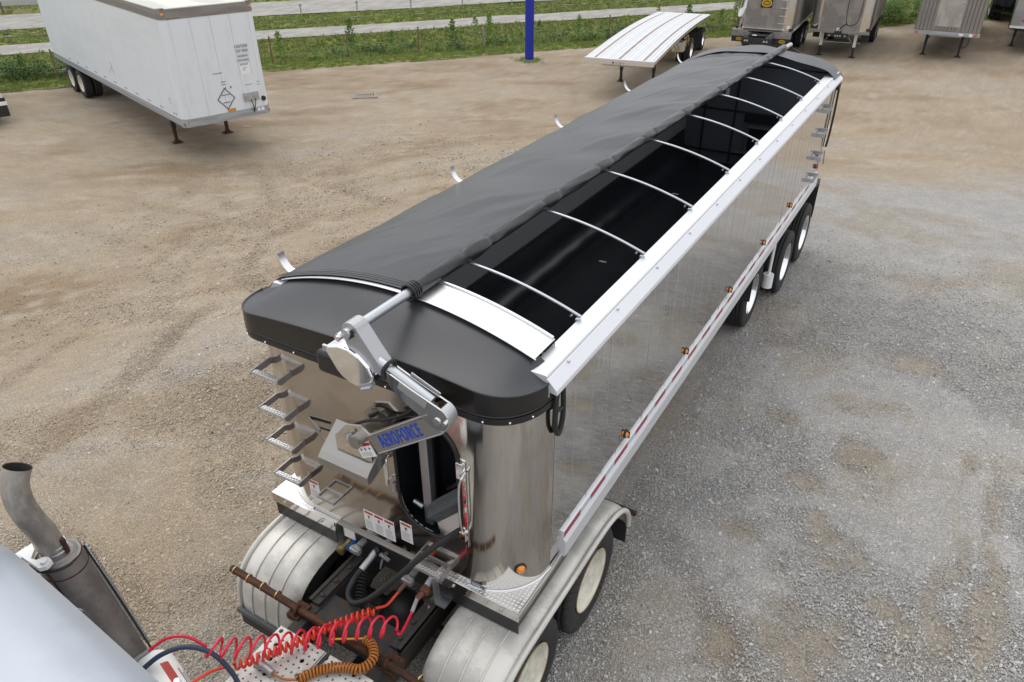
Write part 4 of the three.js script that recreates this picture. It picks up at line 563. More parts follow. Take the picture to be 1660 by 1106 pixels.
  // perforated deck plates
  { const r = rng(8); for (const [x0, x1] of [[-.44, .0], [.008, .45]]) { const sh = new THREE.Shape([[x0, .80], [x1, .80], [x1, 1.75], [x0, 1.75]].map(p => new THREE.Vector2(...p))); for (let i = 0; i * .052 < x1 - x0 - .05; i++) for (let j = 0; j < 17; j++) { const big = (i + 2 * j) % 5 === 0 && j % 2 === 0; const h = new THREE.Path(); h.absarc(x0 + .035 + i * .052 + (j % 2) * .02, .835 + j * .052, big ? .018 : .0085, 0, PI * 2); sh.holes.push(h); }
    const g = new THREE.ExtrudeGeometry(sh, { depth: .012, bevelEnabled: false, curveSegments: 5 }); g.rotateX(PI / 2); g.translate(0, 1.0, 0); uvPlan(g, 'x', 'z'); mesh('deck_plate', g, M.deck, t); } mesh('deck_support', [bx(-.44, .45, .94, .985, .84, .87), bx(-.44, .45, .94, .985, 1.5, 1.54)], M.blackSteel, t); }
  mesh('cable_strap', bx(.02, .05, 1.003, 1.007, .8, 1.4), M.rubber, t);
  mesh('drive_shaft', rod([0, .5, 2.2], [0, .5, .1], .05, 12), M.blackSteel, t);
  // exhaust
  const ex = part('exhaust_stack', t);
  mesh('muffler', [rod([-1.06, 1.12, 1.60], [-1.06, 2.30, 1.715], .125, 36), place(new THREE.CylinderGeometry(.09, .125, .035, 36), -1.06, 2.315, 1.717)], M.muffler, ex);
  mesh('muffler_seam', [tube([[-1.0, 2.29, 1.83], [-1.0, 1.9, 1.785], [-1.0, 1.4, 1.74]], .006, 12, 6), new THREE.TorusGeometry(.125, .006, 6, 36).rotateX(PI / 2).translate(-1.06, 2.30, 1.715), new THREE.TorusGeometry(.1265, .004, 6, 36).rotateX(PI / 2).translate(-1.06, 2.2, 1.705)], M.rust, ex);
  const pipeC = [[-1.06, 2.30, 1.72], [-1.06, 2.5, 1.735], [-1.06, 2.66, 1.765], [-1.06, 2.80, 1.775], [-1.06, 2.92, 1.755], [-1.06, 3.0, 1.71]];
  mesh('tail_pipe', tube(pipeC, .072, 40, 24), M.exhaust, ex); mesh('pipe_mouth', tube([[-1.06, 2.84, 1.772], [-1.06, 2.92, 1.755], [-1.06, 2.999, 1.711]], .064, 20, 20), M.soot, ex);
  mesh('pipe_clamp', [new THREE.TorusGeometry(.069, .008, 8, 28).rotateX(PI / 2).translate(-1.06, 2.36, 1.72), new THREE.TorusGeometry(.069, .006, 8, 28).rotateX(PI / 2).translate(-1.06, 2.395, 1.72)], M.galv, ex); mesh('rust_saddle', rb(-1.02, -.98, 2.335, 2.45, 1.67, 1.70, .01), M.rust, ex);
  mesh('bracket', [exZ([[-1.2, 0], [-.98, 0], [-.955, .03], [-.97, .075], [-1.03, .08], [-1.05, .03], [-1.09, .02], [-1.14, .07], [-1.2, .09]], 0, .03).rotateX(-PI / 2).translate(0, 2.345, 1.86), bar([-1.18, 2.36, 1.8], [-1.18, 2.36, 2.08], .06, .02), rod([-.985, 2.34, 1.82], [-.985, 2.4, 1.82], .022, 12)], M.whiteClean, ex);
  { const pos = []; const gs = []; for (let i = 0; i < 36; i++) for (let j = 0; j < 5; j++) { const a = lerp(-2.3, -1.2, j / 4), y = 1.22 + i * .029, z = 1.715 - (2.3 - y) * .0975; gs.push(place(new THREE.TorusGeometry(.013, .0045, 4, 6), -1.06 + .145 * Math.cos(a) * -.0 + .15 * Math.sin(a + PI * .5) * 1 , y, z + .15 * Math.cos(a + PI * .5) * -1, 0, -a, 0)); } mesh('heat_shield', gs, M.galv, ex); mesh('shield_edge', [tube([[-.975, 2.32, 1.60], [-.955, 1.8, 1.545], [-.955, 1.15, 1.48]], .007, 10, 6), new THREE.TorusGeometry(.142, .008, 6, 30, 2.6).rotateX(PI / 2).translate(-1.06, 2.31, 1.715)], M.blackSteel, ex); }
  for (const y of [1.95, 1.65]) mesh('cab_clip', place(new THREE.TorusGeometry(.02, .006, 6, 14), -.93, y, 1.78, .4, .3, 0), M.galv, ex);
  // cab: rounded rear and roof
  const cab = part('cab', t), RX = 1.17;
  mesh('roof', grid(60, 60, (u, v) => { const x = lerp(-RX, RX, u), z = lerp(2.0, 4.3, v), ex_ = Math.pow(Math.abs(x / RX), 7), ez = Math.pow(1 - Math.min(1, (z - 2.0) / .42), 3.2); return [x, 2.90 - .16 * ex_ - .17 * ez - .03 * (x / RX) ** 2 + .05 * (z - 2) - .12 * sm(3.4, 4.3, z), z + .09 * (x / RX + .4)]; }, (u, v, p) => [p[0], p[2]]), M.cab, cab);
  mesh('rear_wall', grid(40, 20, (u, v) => { const x = lerp(-RX, RX, u), ex_ = Math.pow(Math.abs(x / RX), 7); return [x, lerp(1.05, 2.90 - .16 * ex_ - .17 - .03 * (x / RX) ** 2, v), 2.0 + .09 * (x / RX + .4) + .02 * (1 - v) + .06 * ex_]; }, (u, v, p) => [p[0], p[1]]), M.cab, cab);
  for (const s of [-1, 1]) mesh('side_wall', grid(20, 14, (u, v) => { const z = lerp(2.0, 4.3, u); return [s * RX, lerp(1.05, 2.71 - .17 * Math.pow(1 - Math.min(1, (z - 2) / .42), 3.2) + .05 * (z - 2) - .12 * sm(3.4, 4.3, z), v), z + .09 * (s + .4)]; }), M.cab, cab);
  mesh('windshield', grid(10, 8, (u, v) => [lerp(-RX, RX, u), lerp(1.9, 2.86, v), lerp(4.75, 4.3, v) + .06]), M.glassDark, cab); mesh('hood', rb(-1.0, 1.0, .7, 1.85, 4.5, 6.3, .2, 4), M.cab, cab); mesh('underside', bx(-1.1, 1.1, .9, 1.06, 2.08, 4.8), M.blackSteel, cab);
  mesh('roof_fin', [place(rb(-.015, .015, 0, .05, -.09, .09, .012, 2), .69, 2.755, 2.10, 0, .9, 0)], M.white, cab, 'small pale fin on the roof');
  for (const s of [-1, 1]) { wheel(t, s * 1.18, .5, 5.3, .5, M.whiteWheel, M.tire, s, false); const k = part('fuel_tank', t); mesh('tank', [rod([s * .85, .62, 2.2], [s * .85, .62, 3.7], .3, 28)], M.aluminium, k); }
  mesh('steer_axle', axleBeam(.5, 5.3, .9), M.blackSteel, t);
  mesh('air_tank', [rod([-.80, 1.16, 1.573], [-.12, 1.16, 1.75], .14, 28), place(new THREE.SphereGeometry(.139, 20, 12), -.80, 1.16, 1.573), place(new THREE.SphereGeometry(.139, 20, 12), -.12, 1.16, 1.75)], M.whiteClean, t); mesh('tank_stripe', [place(new THREE.CylinderGeometry(.1415, .1415, .5, 28, 1, true), -.48, 1.16, 1.6563, 0, -.254, PI / 2)], label(canvasTex(256, 64, (x) => { x.fillStyle = '#eceae4'; x.fillRect(0, 0, 256, 64); x.fillStyle = '#b3332a'; for (let k = 0; k < 4; k++) x.fillRect(k * 64 + 8, 0, 16, 64); x.fillStyle = '#666'; for (let k = 0; k < 4; k++) for (let l = 0; l < 4; l++) x.fillRect(k * 64 + 34 + l * 6, 10 + 5 * (l % 2), 3, 40); })), t);
}
// ---------------------------------------------------------------- hoses between the two
{
  const R = thing('coiled_air_hose', 'bright red widely coiled air hose from truck to trailer', 'hose', [0, 0, 0]);
  const path = [[.52, 1.27, .52], [.38, 1.265, .60], [.22, 1.25, .72], [.05, 1.22, .86], [-.1, 1.22, 1.0], [-.24, 1.24, 1.13], [-.36, 1.28, 1.25], [-.44, 1.33, 1.33]];
  mesh('coil', helix(path, .07, 14, .0095, 26, 2.6, 6, .022), M.redHose, R);
  mesh('straight_end', tube([[.43, 1.12, .16], [.46, 1.10, .3], [.50, 1.13, .42], [.525, 1.17, .50], [.52, 1.22, .53]], .011, 24), M.redHose, R); mesh('sleeve', rod([.42, 1.12, .15], [.455, 1.105, .27], .017, 10), M.galv, R);
  mesh('straight_end', tube([[-.44, 1.36, 1.34], [-.54, 1.47, 1.40], [-.64, 1.47, 1.48], [-.70, 1.42, 1.58]], .011, 24), M.redHose, R); mesh('fitting', rod([-.70, 1.42, 1.57], [-.78, 1.36, 1.72], .016, 10), M.galv, R);
  const O = thing('coiled_air_hose', 'orange red tightly coiled air hose running below the wide coil', 'hose', [0, 0, 0]);
  mesh('coil', helix([[.2, 1.10, .40], [.1, 1.09, .52], [0, 1.08, .66], [-.1, 1.07, .83], [-.2, 1.07, 1.0], [-.29, 1.09, 1.16], [-.34, 1.12, 1.26]], .03, 25, .0105, 14), M.orangeHose, O);
  mesh('straight_end', tube([[.27, 1.14, .1], [.25, 1.1, .2], [.235, 1.08, .3], [.2, 1.11, .38]], .011, 20), M.orangeHose, O); mesh('sleeve', rod([.27, 1.14, .09], [.255, 1.11, .18], .016, 10), M.brownPaint, O); mesh('straight_end', tube([[-.34, 1.14, 1.28], [-.40, 1.16, 1.36], [-.42, 1.2, 1.5], [-.42, 1.25, 1.72]], .011, 16), M.orangeHose, O);
  const C = thing('power_cable', 'orange brown coiled power cable looping over the deck plate', 'cable', [0, 0, 0]);
  mesh('coil', helix([[.27, 1.06, .60], [.36, 1.07, .62], [.43, 1.06, .70], [.40, 1.05, .80], [.30, 1.045, .84], [.2, 1.04, .9], [.12, 1.04, .99], [.07, 1.04, 1.08]], .028, 32, .0095, 12), M.brownCable, C);
  mesh('lead', tube([[.07, 1.04, 1.08], [-.02, 1.03, 1.12], [-.12, 1.03, 1.13]], .009, 10), M.brownCable, C); mesh('plug', [rod([-.12, 1.03, 1.13], [-.24, 1.035, 1.12], .028, 12), rb(-.3, -.22, 1.005, 1.065, 1.09, 1.15, .012, 2)], M.castAlu, C); mesh('yellow_lead', tube([[.27, 1.06, .60], [.16, 1.05, .66], [.06, 1.05, .72]], .008, 10), M.yellowWire, C);
  const B = thing('hydraulic_hose', 'thick black hose curving from the trailer panel up to the oval opening', 'hose', [0, 0, 0]);
  mesh('hose', tube([[-.14, 1.10, .14], [-.17, 1.03, .22], [-.14, 1.0, .32], [-.04, 1.02, .38], [.1, 1.12, .36], [.26, 1.3, .26], [.42, 1.5, .14], [.56, 1.66, .02], [.7, 1.78, -.12], [.76, 1.82, -.25]], .024, 70, 12), M.rubber, B); mesh('ferrule', rod([-.12, 1.17, -.03], [-.14, 1.10, .145], .028, 12), M.castAlu, B);
  mesh('fitting', rod([-.1, 1.18, -.04], [-.12, 1.17, -.01], .036, 12), M.blackSteel, B);
  const L = thing('air_line', 'dark blue hose arching from the cab down to the deck', 'hose', [0, 0, 0]); mesh('hose', tube([[-.70, 1.32, 1.68], [-.62, 1.40, 1.55], [-.52, 1.42, 1.44], [-.40, 1.36, 1.36], [-.30, 1.2, 1.32], [-.22, 1.06, 1.33], [-.15, 1.01, 1.4]], .017, 40, 10), M.blueHose, L); mesh('fitting', rod([-.70, 1.32, 1.67], [-.76, 1.28, 1.78], .022, 10), M.brass, L);
  const K = thing('coiled_air_hose', 'black coiled hose hanging in the gap under the trailer panel', 'hose', [0, 0, 0]); mesh('coil', helix([[-.2, 1.0, -.02], [-.2, .92, .08], [-.14, .86, .2], [-.06, .84, .32]], .035, 14, .008, 12), M.rubber, K);
}

// ---------------------------------------------------------------- parked trailers
const G0 = -1.1;
function legPair(t, x, z, top, matU, matL, h0 = 0) { for (const s of [-1, 1]) { const g = part('landing_leg', t); mesh('upper_tube', bx(s * x - .06, s * x + .06, .45, top, z - .06, z + .06), matU, g); mesh('lower_tube', bx(s * x - .045, s * x + .045, .05, .5, z - .045, z + .045), matL, g); mesh('foot', [rb(s * x - .14, s * x + .14, .0, .03, z - .12, z + .12, .006), rb(s * x - .07, s * x + .07, .03, .09, z - .06, z + .06, .006)], matL, g); } }
{ // white box trailer
  const t = thing('box_trailer', 'long white box trailer parked at the left', 'trailer', [-14.985, G0, -11.295], 1.262), L = 13.4, b = 1.08, top = 4.1, w = 1.3;
  mesh('side_wall', bx(w - .03, w, b + .2, top - .25, -.2, -L), M.white, t); mesh('side_wall', bx(-w, -w + .03, b + .2, top - .25, -.2, -L), M.white, t);
  for (const s of [-1, 1]) mesh('corner_post', grid(10, 1, (u, v) => { const a = u * PI / 2; return [s * (w - .2 + .2 * Math.sin(a)), lerp(b + .2, top - .25, v), -.2 + .2 * Math.cos(a)]; }), M.white, t);
  for (let k = 0; k < 4; k++) { const x0 = -1.1 + k * .55; mesh('front_panel', rb(x0 + .002, x0 + .548, b + .2, top - .25, -.03, .002 - .001 * (k % 2), .003), M.white, t); }
  for (const s of [-1, 1]) for (let k = 0; k < 11; k++) { if (s > 0) continue; mesh('panel_seam', bx(-w - .004, -w, b + .2, top - .25, -.25 - k * 1.21, -.29 - k * 1.21), M.white, t); }
  mesh('top_rail', [bx(-w - .008, -w + .02, top - .25, top, -.2, -L), bx(w - .02, w + .008, top - .25, top, -.2, -L), bx(-1.1, 1.1, top - .25, top, -.02, .01)], M.taupe, t);
  for (const s of [-1, 1]) mesh('top_corner', grid(10, 1, (u, v) => { const a = u * PI / 2; return [s * (w - .2 + .21 * Math.sin(a)), lerp(top - .25, top, v), -.2 + .21 * Math.cos(a)]; }), M.taupe, t);
  mesh('roof', [bx(-w, w, top - .01, top + .02, -.2, -L), bx(-1.1, 1.1, top - .01, top + .02, 0, -.2)], std([.66, .65, .60], .6, 0, { map: rep(T.grimeColor, .5) }), t);
  mesh('bottom_rail', [bx(-w - .012, -w + .02, b, b + .2, -.2, -L), bx(w - .02, w + .012, b, b + .2, -.2, -L), bx(-1.1, 1.1, b - .02, b + .2, -.02, .014)], M.greyRail, t);
  for (const s of [-1, 1]) mesh('bottom_corner', grid(10, 1, (u, v) => { const a = u * PI / 2; return [s * (w - .2 + .212 * Math.sin(a)), lerp(b - .02, b + .2, v), -.2 + .212 * Math.cos(a)]; }), M.greyRail, t);
  mesh('floor', bx(-w + .03, w - .03, b + .02, b + .1, -.05, -L), M.blackSteel, t); mesh('rear_door', bx(-w, w, b, top, -L, -L - .05), M.white, t);
  for (let k = 0; k < 11; k++) for (const d of [0, .16]) mesh('rivet_plate', bx(-w - .008, -w, b + .27, b + .31, -.42 - k * 1.05 - d, -.47 - k * 1.05 - d), M.rustPost, t);
  for (const s of [-1, 1]) { const m = mesh('clearance_light', place(new THREE.SphereGeometry(.04, 10, 8), s * 1.2, top - .12, -.02), M.amber, t); }
  legPair(t, .82, -2.55, b + .05, M.blackSteel, M.rust); mesh('leg_brace', [rod([-.82, .8, -2.55], [-.3, 1.08, -3.4], .03), rod([.82, .8, -2.55], [.3, 1.08, -3.4], .03), rod([-.82, .85, -2.55], [.82, .85, -2.55], .025)], M.blackSteel, t);
  for (const z of [-10.7, -11.95]) for (const s of [-1, 1]) wheel(t, s * 1.27, .51, z, .51, M.whiteWheel, M.tire, s); mesh('bogie', [bx(-.6, .6, .75, 1.08, -10.1, -12.6), axleBeam(.51, -10.7), axleBeam(.51, -11.95)], M.blackSteel, t);
  mesh('rear_bumper', [bx(-1.2, 1.2, .5, .6, -L, -L - .08), bx(-.6, -.5, .6, b, -L, -L - .08), bx(.5, .6, .6, b, -L, -L - .08)], M.greyRail, t);
  const dec = (name, x0, x1, y0, y1, mat) => mesh(name, bx(x0, x1, y0, y1, .003, .006), mat, t);
  dec('caution_lettering', .53, .92, b + 1.15, b + 1.98, label(canvasTex(256, 512, (x) => { x.fillStyle = '#cdd2d8'; x.fillRect(0, 0, 256, 512); x.fillStyle = '#e6e7e6'; x.fillRect(40, 330, 190, 180); x.fillStyle = '#33363b'; x.textAlign = 'center'; x.font = 'bold 62px sans-serif'; x.fillText('CAUTION', 128, 66, 250); x.fillText("13'6\" HIGH", 128, 140, 240); x.font = 'bold 46px sans-serif'; x.fillText('MAXIMUM', 128, 220, 190); x.fillText('FIFTH WHEEL', 128, 290, 240); x.fillText('HEIGHT', 128, 360, 160); x.font = '78px sans-serif'; x.fillText('47"', 128, 450, 80); })));
  const dia = new THREE.Shape([[0, .3], [.26, 0], [0, -.3], [-.26, 0]].map(p => new THREE.Vector2(...p))); dia.holes.push(new THREE.Path([[0, .268], [.232, 0], [0, -.268], [-.232, 0]].map(p => new THREE.Vector2(...p)))); mesh('placard_holder', [new THREE.ExtrudeGeometry(dia, { depth: .012, bevelEnabled: false }).translate(.02, b + .58, .004), bx(-.09, .13, b + .68, b + .695, .004, .014), bx(-.09, .13, b + .47, b + .485, .004, .014)], M.greyFrame, t);
  dec('amber_reflector', .0, .24, b + .205, b + .29, std([.55, .27, .03], .4)); dec('small_print', -.22, .05, b + 1.27, b + 1.3, M.greyRail); dec('small_print', -.04, .1, b + 1.03, b + 1.05, M.greyFrame); dec('small_print', -.04, .1, b + .96, b + .975, M.greyFrame); dec('small_print', .05, .07, b + .84, b + .9, M.blackSteel); dec('small_print', .2, .23, b + .84, b + .9, M.blackSteel); dec('small_print', .62, .86, b + .86, b + .87, M.greyFrame);
  dec('small_print', 1.0, 1.08, b + .9, b + .92, M.greyRail); dec('small_print', 1.0, 1.08, b + .82, b + .84, M.greyRail);
  { const g = part('hose_box', t); mesh('plate', rb(.52, .98, b + .42, b + .65, .004, .05, .006), M.galv, g); mesh('coupling', [rod([.6, b + .53, .05], [.6, b + .53, .09], .06, 12), rod([.88, b + .53, .05], [.88, b + .53, .09], .06, 12)], M.castAlu, g); mesh('hose', [tube([[.72, b + .45, .06], [.74, b + .3, .1], [.75, b + .1, .06]], .014, 14), tube([[.86, b + .45, .06], [.8, b + .3, .1], [.76, b + .1, .06]], .012, 14)], M.rubber, g); }
  mesh('socket_cap', place(new THREE.CylinderGeometry(.07, .07, .03, 18), 1.12, b + .42, .015, PI / 2), M.rubber, t); dec('rail_label', .88, .96, b + .09, b + .18, M.whiteClean).position.z = .014; dec('rail_label', .99, 1.09, b + .09, b + .18, M.whiteClean).position.z = .014;
  mesh('unit_number', place(bx(-.001, .001, -.1, .1, -.06, .06), -w - .003, b + .62, -.72), label(canvasTex(64, 96, (x) => { x.fillStyle = '#ccd1d7'; x.fillRect(0, 0, 64, 96); x.fillStyle = '#44474c'; x.font = 'bold 44px sans-serif'; x.fillText('S', 10, 42); x.fillText('2', 26, 86); })), t);
  mesh('side_mark', [bar([-w - .003, b + .55, -5.6], [-w - .003, b + .95, -5.75], .004, .03), bar([-w - .003, b + .55, -6.1], [-w - .003, b + .8, -5.7], .004, .02)], M.greyRail, t);
}
{ // aluminium flatbed with a cambered deck
  const t = thing('flatbed_trailer', 'empty aluminium flatbed trailer with brown wood strips in its cambered deck', 'trailer', [-7.88, G0, -22.93], .145), L = 12.0, w = 1.29;
  const cam = z => 1.43 + .16 * Math.sin(Math.min(1, Math.max(0, -z / L)) * PI);
  const plank = (x0, x1, dy, mat, th = .03) => mesh(mat === M.woodStrip[0] || mat === M.woodStrip[1] ? 'wood_strip' : 'deck_plank', grid(4, 24, (u, v) => { const z = -L * v, e = u === 0 || u === 1; return [u < .3 ? x0 : u > .7 ? x1 : lerp(x0, x1, .5), cam(z) + dy - (e ? th : 0), z]; }, (u, v, p) => [p[0], p[2]]), mat, t);
  const strips = [[-.98, .09], [-.07, .10], [.84, .09]]; let x = -w + .06, i = 0;
  while (x < w - .07) { const st = strips.find(s => x >= s[0] - .02 && x < s[0] + s[1] - .02); if (st) { plank(x, x + st[1] - .006, -.006, M.woodStrip[i % 2]); x += st[1]; continue; } const nx = Math.min(x + .138, w - .06, ...strips.map(s => s[0]).filter(v => v > x + .02)); plank(x, nx - .012, 0, M.deckPlank[(i * 7 + 1) % 3]); x = nx; i++; }
  for (const s of [-1, 1]) mesh('side_rail', grid(5, 24, (u, v) => { const z = -L * v, P = [[w - .06, .004], [w - .005, .004], [w, -.01], [w, -.09], [w - .03, -.16], [w - .1, -.16]][Math.round(u * 5)]; return [s * P[0], cam(z) + P[1], z]; }), M.aluminium, t);
  mesh('deck_base', grid(1, 24, (u, v) => [lerp(-w + .05, w - .05, u), cam(-L * v) - .045, -L * v]), M.seam, t);
  mesh('nose_beam', [rb(-w, w, 1.26, 1.43, -.04, .02, .008), rb(w - .16, w - .02, 1.33, 1.42, .02, .026, .002)], M.aluminium, t); mesh('nose_edge', bx(-w, w, 1.43, 1.452, -.05, .024), M.rail, t); mesh('rear_beam', rb(-w, w, 1.26, 1.44, -L - .04, -L + .02, .008), M.aluminium, t);
  for (const [a, m] of [[-.2, M.rubber], [-.08, M.galv], [.06, M.galv], [.18, M.galv]]) mesh('socket', rod([a, 1.33, .02], [a, 1.33, .05], a > 0 && a < .1 ? .06 : .03, 12), m, t);
  mesh('coupler_plate', [exX([[0, 1.25], [0, 1.23], [-.2, 1.17], [-1.4, 1.17], [-1.4, 1.25]], -.62, .62)], M.galv, t);
  for (const s of [-1, 1]) mesh('main_beam', exX([[-.3, 1.27], [-.3, 1.14], [-2.6, .86], [-L + .5, .86], [-L + .2, 1.05], [-L + .2, 1.27], [-6, 1.42]], s * .5 - .06, s * .5 + .06), M.aluminium, t);
  legPair(t, .66, -3.1, 1.2, M.blackSteel, M.blackSteel); mesh('leg_brace', [rod([.66, .6, -3.1], [.5, 1.1, -3.9], .025), rod([-.66, .6, -3.1], [-.5, 1.1, -3.9], .025), rod([-.66, .9, -3.1], [.66, .9, -3.1], .025)], M.blackSteel, t);
  for (const z of [-7.9, -10.95]) { for (const s of [-1, 1]) wheel(t, s * 1.27, .51, z, .51, M.chrome, M.tire, s); mesh('axle', axleBeam(.51, z), M.blackSteel, t); mesh('hanger', bx(-.6, .6, .51, .9, z + .1, z - .1), M.blackSteel, t); }
  for (const z of [-4.4, -4.9, -6.6, -7.1]) { const g = part('strap_winch', t); mesh('drum', rod([1.14, 1.2, z], [1.14, 1.2, z - .14], .045, 12), M.galv, g); mesh('strap', [tube([[1.18, 1.2, z], [1.22, 1.08, z - .08], [1.2, .98, z - .2], [1.16, 1.1, z - .3]], .022, 16, 6), tube([[1.18, 1.16, z - .05], [1.2, .96, z - .02], [1.21, .85, z - .1]], .016, 12, 5)], M.strap, g); }
  mesh('tool_box', rb(.7, 1.2, .72, 1.12, -6.1, -6.6, .02), M.aluminium, t); for (const z of [-8.7, -10.1]) mesh('mud_flap', bx(.66, 1.24, .2, .9, z, z - .012), M.rubber, t);
}
function dump(pos, turn, label_, opt) {
  const t = thing('dump_trailer', label_, 'trailer', pos, turn), w = 1.28, L = opt.L || 9, b = 1.22, top = 3.2;
  const wall = opt.wall || M.taupe;
  mesh('side_wall', bx(w - .05, w, b, top, -.5, -L), wall, t); mesh('side_wall', bx(-w, -w + .05, b, top, -.5, -L), wall, t); mesh('front_wall', uvPlan(bx(-.85, .85, b, top, -.05, 0), 'x', 'y'), wall, t);
  for (const s of [-1, 1]) mesh('nose_corner', grid(14, 2, (u, v) => { const a = u * PI / 2; return [s * (.85 + .43 * Math.sin(a)), lerp(b, top, v), -.5 + .5 * Math.cos(a)]; }), opt.corner || M.sidePanel[1], t);
  mesh('floor', bx(-w + .05, w - .05, b + .02, b + .12, -.1, -L), M.blackSteel, t); mesh('rear_gate', bx(-w, w, b, top, -L, -L - .06), wall, t); for (const s of [-1, 1]) mesh('top_rail', rb(s * (w - .08), s * (w + .04), top, top + .12, -.1, -L, .01), M.rail, t);
  for (const z of [-L + 1.2, -L + 2.5]) { for (const s of [-1, 1]) wheel(t, s * 1.27, .51, z, .51, M.galv, M.tire, s); mesh('axle', axleBeam(.51, z), M.blackSteel, t); }
  return t;
}
{
  const t = dump([-5.31, G0, -33.08], .06, 'grey dump trailer with yellow oval badges, left of the parked pair', { L: 6.4 });
  mesh('apron', [rb(-1.3, -.56, .96, 1.22, .18, .2, .004), rb(.5, 1.3, .96, 1.22, .18, .2, .004), bx(-1.3, 1.3, 1.21, 1.222, -.5, .2)], M.taupe, t); mesh('ledge', bx(-.9, .9, 1.3, 1.33, 0, .14), M.aluminium, t); for (const s of [-1, 1]) mesh('mud_skirt', bx(s * .55, s * 1.28, .72, .96, .17, .185), M.rubber, t);
  const oval = canvasTex(128, 96, (x) => { x.fillStyle = '#2b2320'; x.fillRect(0, 0, 128, 96); x.fillStyle = '#c9a616'; x.beginPath(); x.ellipse(64, 48, 56, 38, 0, 0, 7); x.fill(); x.fillStyle = '#6a5a14'; x.beginPath(); x.ellipse(64, 48, 44, 27, 0, 0, 7); x.fill(); x.fillStyle = '#c9a616'; x.fillRect(36, 40, 56, 7); x.fillRect(42, 52, 44, 6); });
  for (const s of [-1, 1]) mesh('badge', bx(s * .94 - .16, s * .94 + .16, .75, .93, .186, .189), label(oval), t); mesh('badge', bx(-.25, .25, 2.15, 2.55, .001, .006), label(oval), t); mesh('panel_seam', [bx(-.28, -.26, 1.34, 2.1, .001, .008), bx(.26, .28, 1.34, 2.1, .001, .008)], M.taupe, t);
  for (const y of [1.55, 1.86, 2.18, 2.5]) mesh('ladder_rung', [bx(.62, .9, y, y + .025, .1, .12), bx(.62, .64, y, y + .025, 0, .1), bx(.88, .9, y, y + .025, 0, .1)], M.aluminium, t);
  for (const s of [-1, 1]) mesh('frame_beam', bx(s * .44, s * .56, .98, 1.16, .95, -5.6), M.greyFrame, t); mesh('draw_plate', [rb(-.68, .62, .78, 1.04, .92, .98, .01)], M.blackSteel, t); mesh('cross_tube', [rod([-.44, 1.08, .6], [.44, 1.08, .6], .04), rod([-.44, 1.08, .3], [.44, 1.08, .3], .04)], M.blackSteel, t);
  for (const a of [-.52, -.42, .3, .42]) mesh('port', rod([a, .92, .98], [a, .92, 1.0], .045, 10), M.galv, t); mesh('cable', tube([[-.3, 1.0, 1.0], [-.1, .86, 1.06], [.12, .95, 1.03], [.3, 1.02, 1.0]], .02, 20), M.rubber, t); mesh('paper', rb(-.28, -.1, 1.1, 1.12, .6, .75, .004), M.whiteClean, t);
  legPair(t, .5, .25, 1.0, M.blackSteel, M.blackSteel); mesh('bottom_rail', bar([1.3, 1.26, -.5], [1.3, 1.26, -6.3], .03, .07), M.rail, t); mesh('corner_lamp', rb(1.0, 1.12, 1.34, 1.46, -.12, -.04, .01), M.whiteClean, t); mesh('front_wheel_guard', bx(-.7, -.56, .62, 1.0, .1, .6), M.rubber, t);
}
{
  const t = dump([-2.35, G0, -34.74], .05, 'tan grey dump trailer with an oval hatch outline and white legs', { L: 8, corner: M.sidePanel[2] });
  mesh('hatch_trim', new THREE.TubeGeometry(new THREE.CatmullRomCurve3([[.28, 1.5], [.22, 1.7], [.22, 2.8], [.35, 2.95], [.6, 2.95], [.72, 2.8], [.72, 1.75], [.62, 1.52], [.4, 1.45]].map(p => V(p[0], p[1], .008)), true), 80, .014, 6), M.rubber, t); mesh('hose', tube([[.3, 1.52, .03], [.12, 1.4, .1], [-.02, 1.22, .1], [-.05, 1.12, .05]], .022, 20), M.rubber, t);
  mesh('bottom_lip', rb(-1.28, 1.28, 1.1, 1.22, -.06, .01, .006), M.taupe, t); mesh('panel', [rb(-.5, .42, .94, 1.1, -.1, -.02, .01)], M.blackSteel, t); for (const a of [-.36, -.1, 0, .1, .3]) mesh('port', rod([a, 1.0, -.02], [a, 1.0, .02], .035, 10), M.galv, t); mesh('paper', rb(-.1, .05, 1.2, 1.33, .01, .02, .003), M.whiteClean, t); mesh('valve_box', rb(-.16, .14, 1.08, 1.2, .0, .1, .01), M.rubber, t);
  legPair(t, .72, -.75, 1.12, M.whiteClean, M.blackSteel); mesh('leg_brace', [rod([-.6, .62, -.75], [.6, .62, -.75], .022), rod([-.6, .62, -.75], [-.4, .95, -.3], .022), rod([.6, .62, -.75], [.4, .95, -.3], .022), rod([.72, .66, -.75], [.95, .62, -.7], .02)], M.galv, t); mesh('mud_flap', [bx(-1.2, -.9, .7, 1.1, -1.2, -1.22), bx(.9, 1.25, .6, 1.1, -1.2, -1.22)], M.rubber, t); mesh('dent_plate', place(new THREE.CylinderGeometry(.3, .3, .006, 22), -.35, 2.25, .002, PI / 2), M.taupe, t);
}
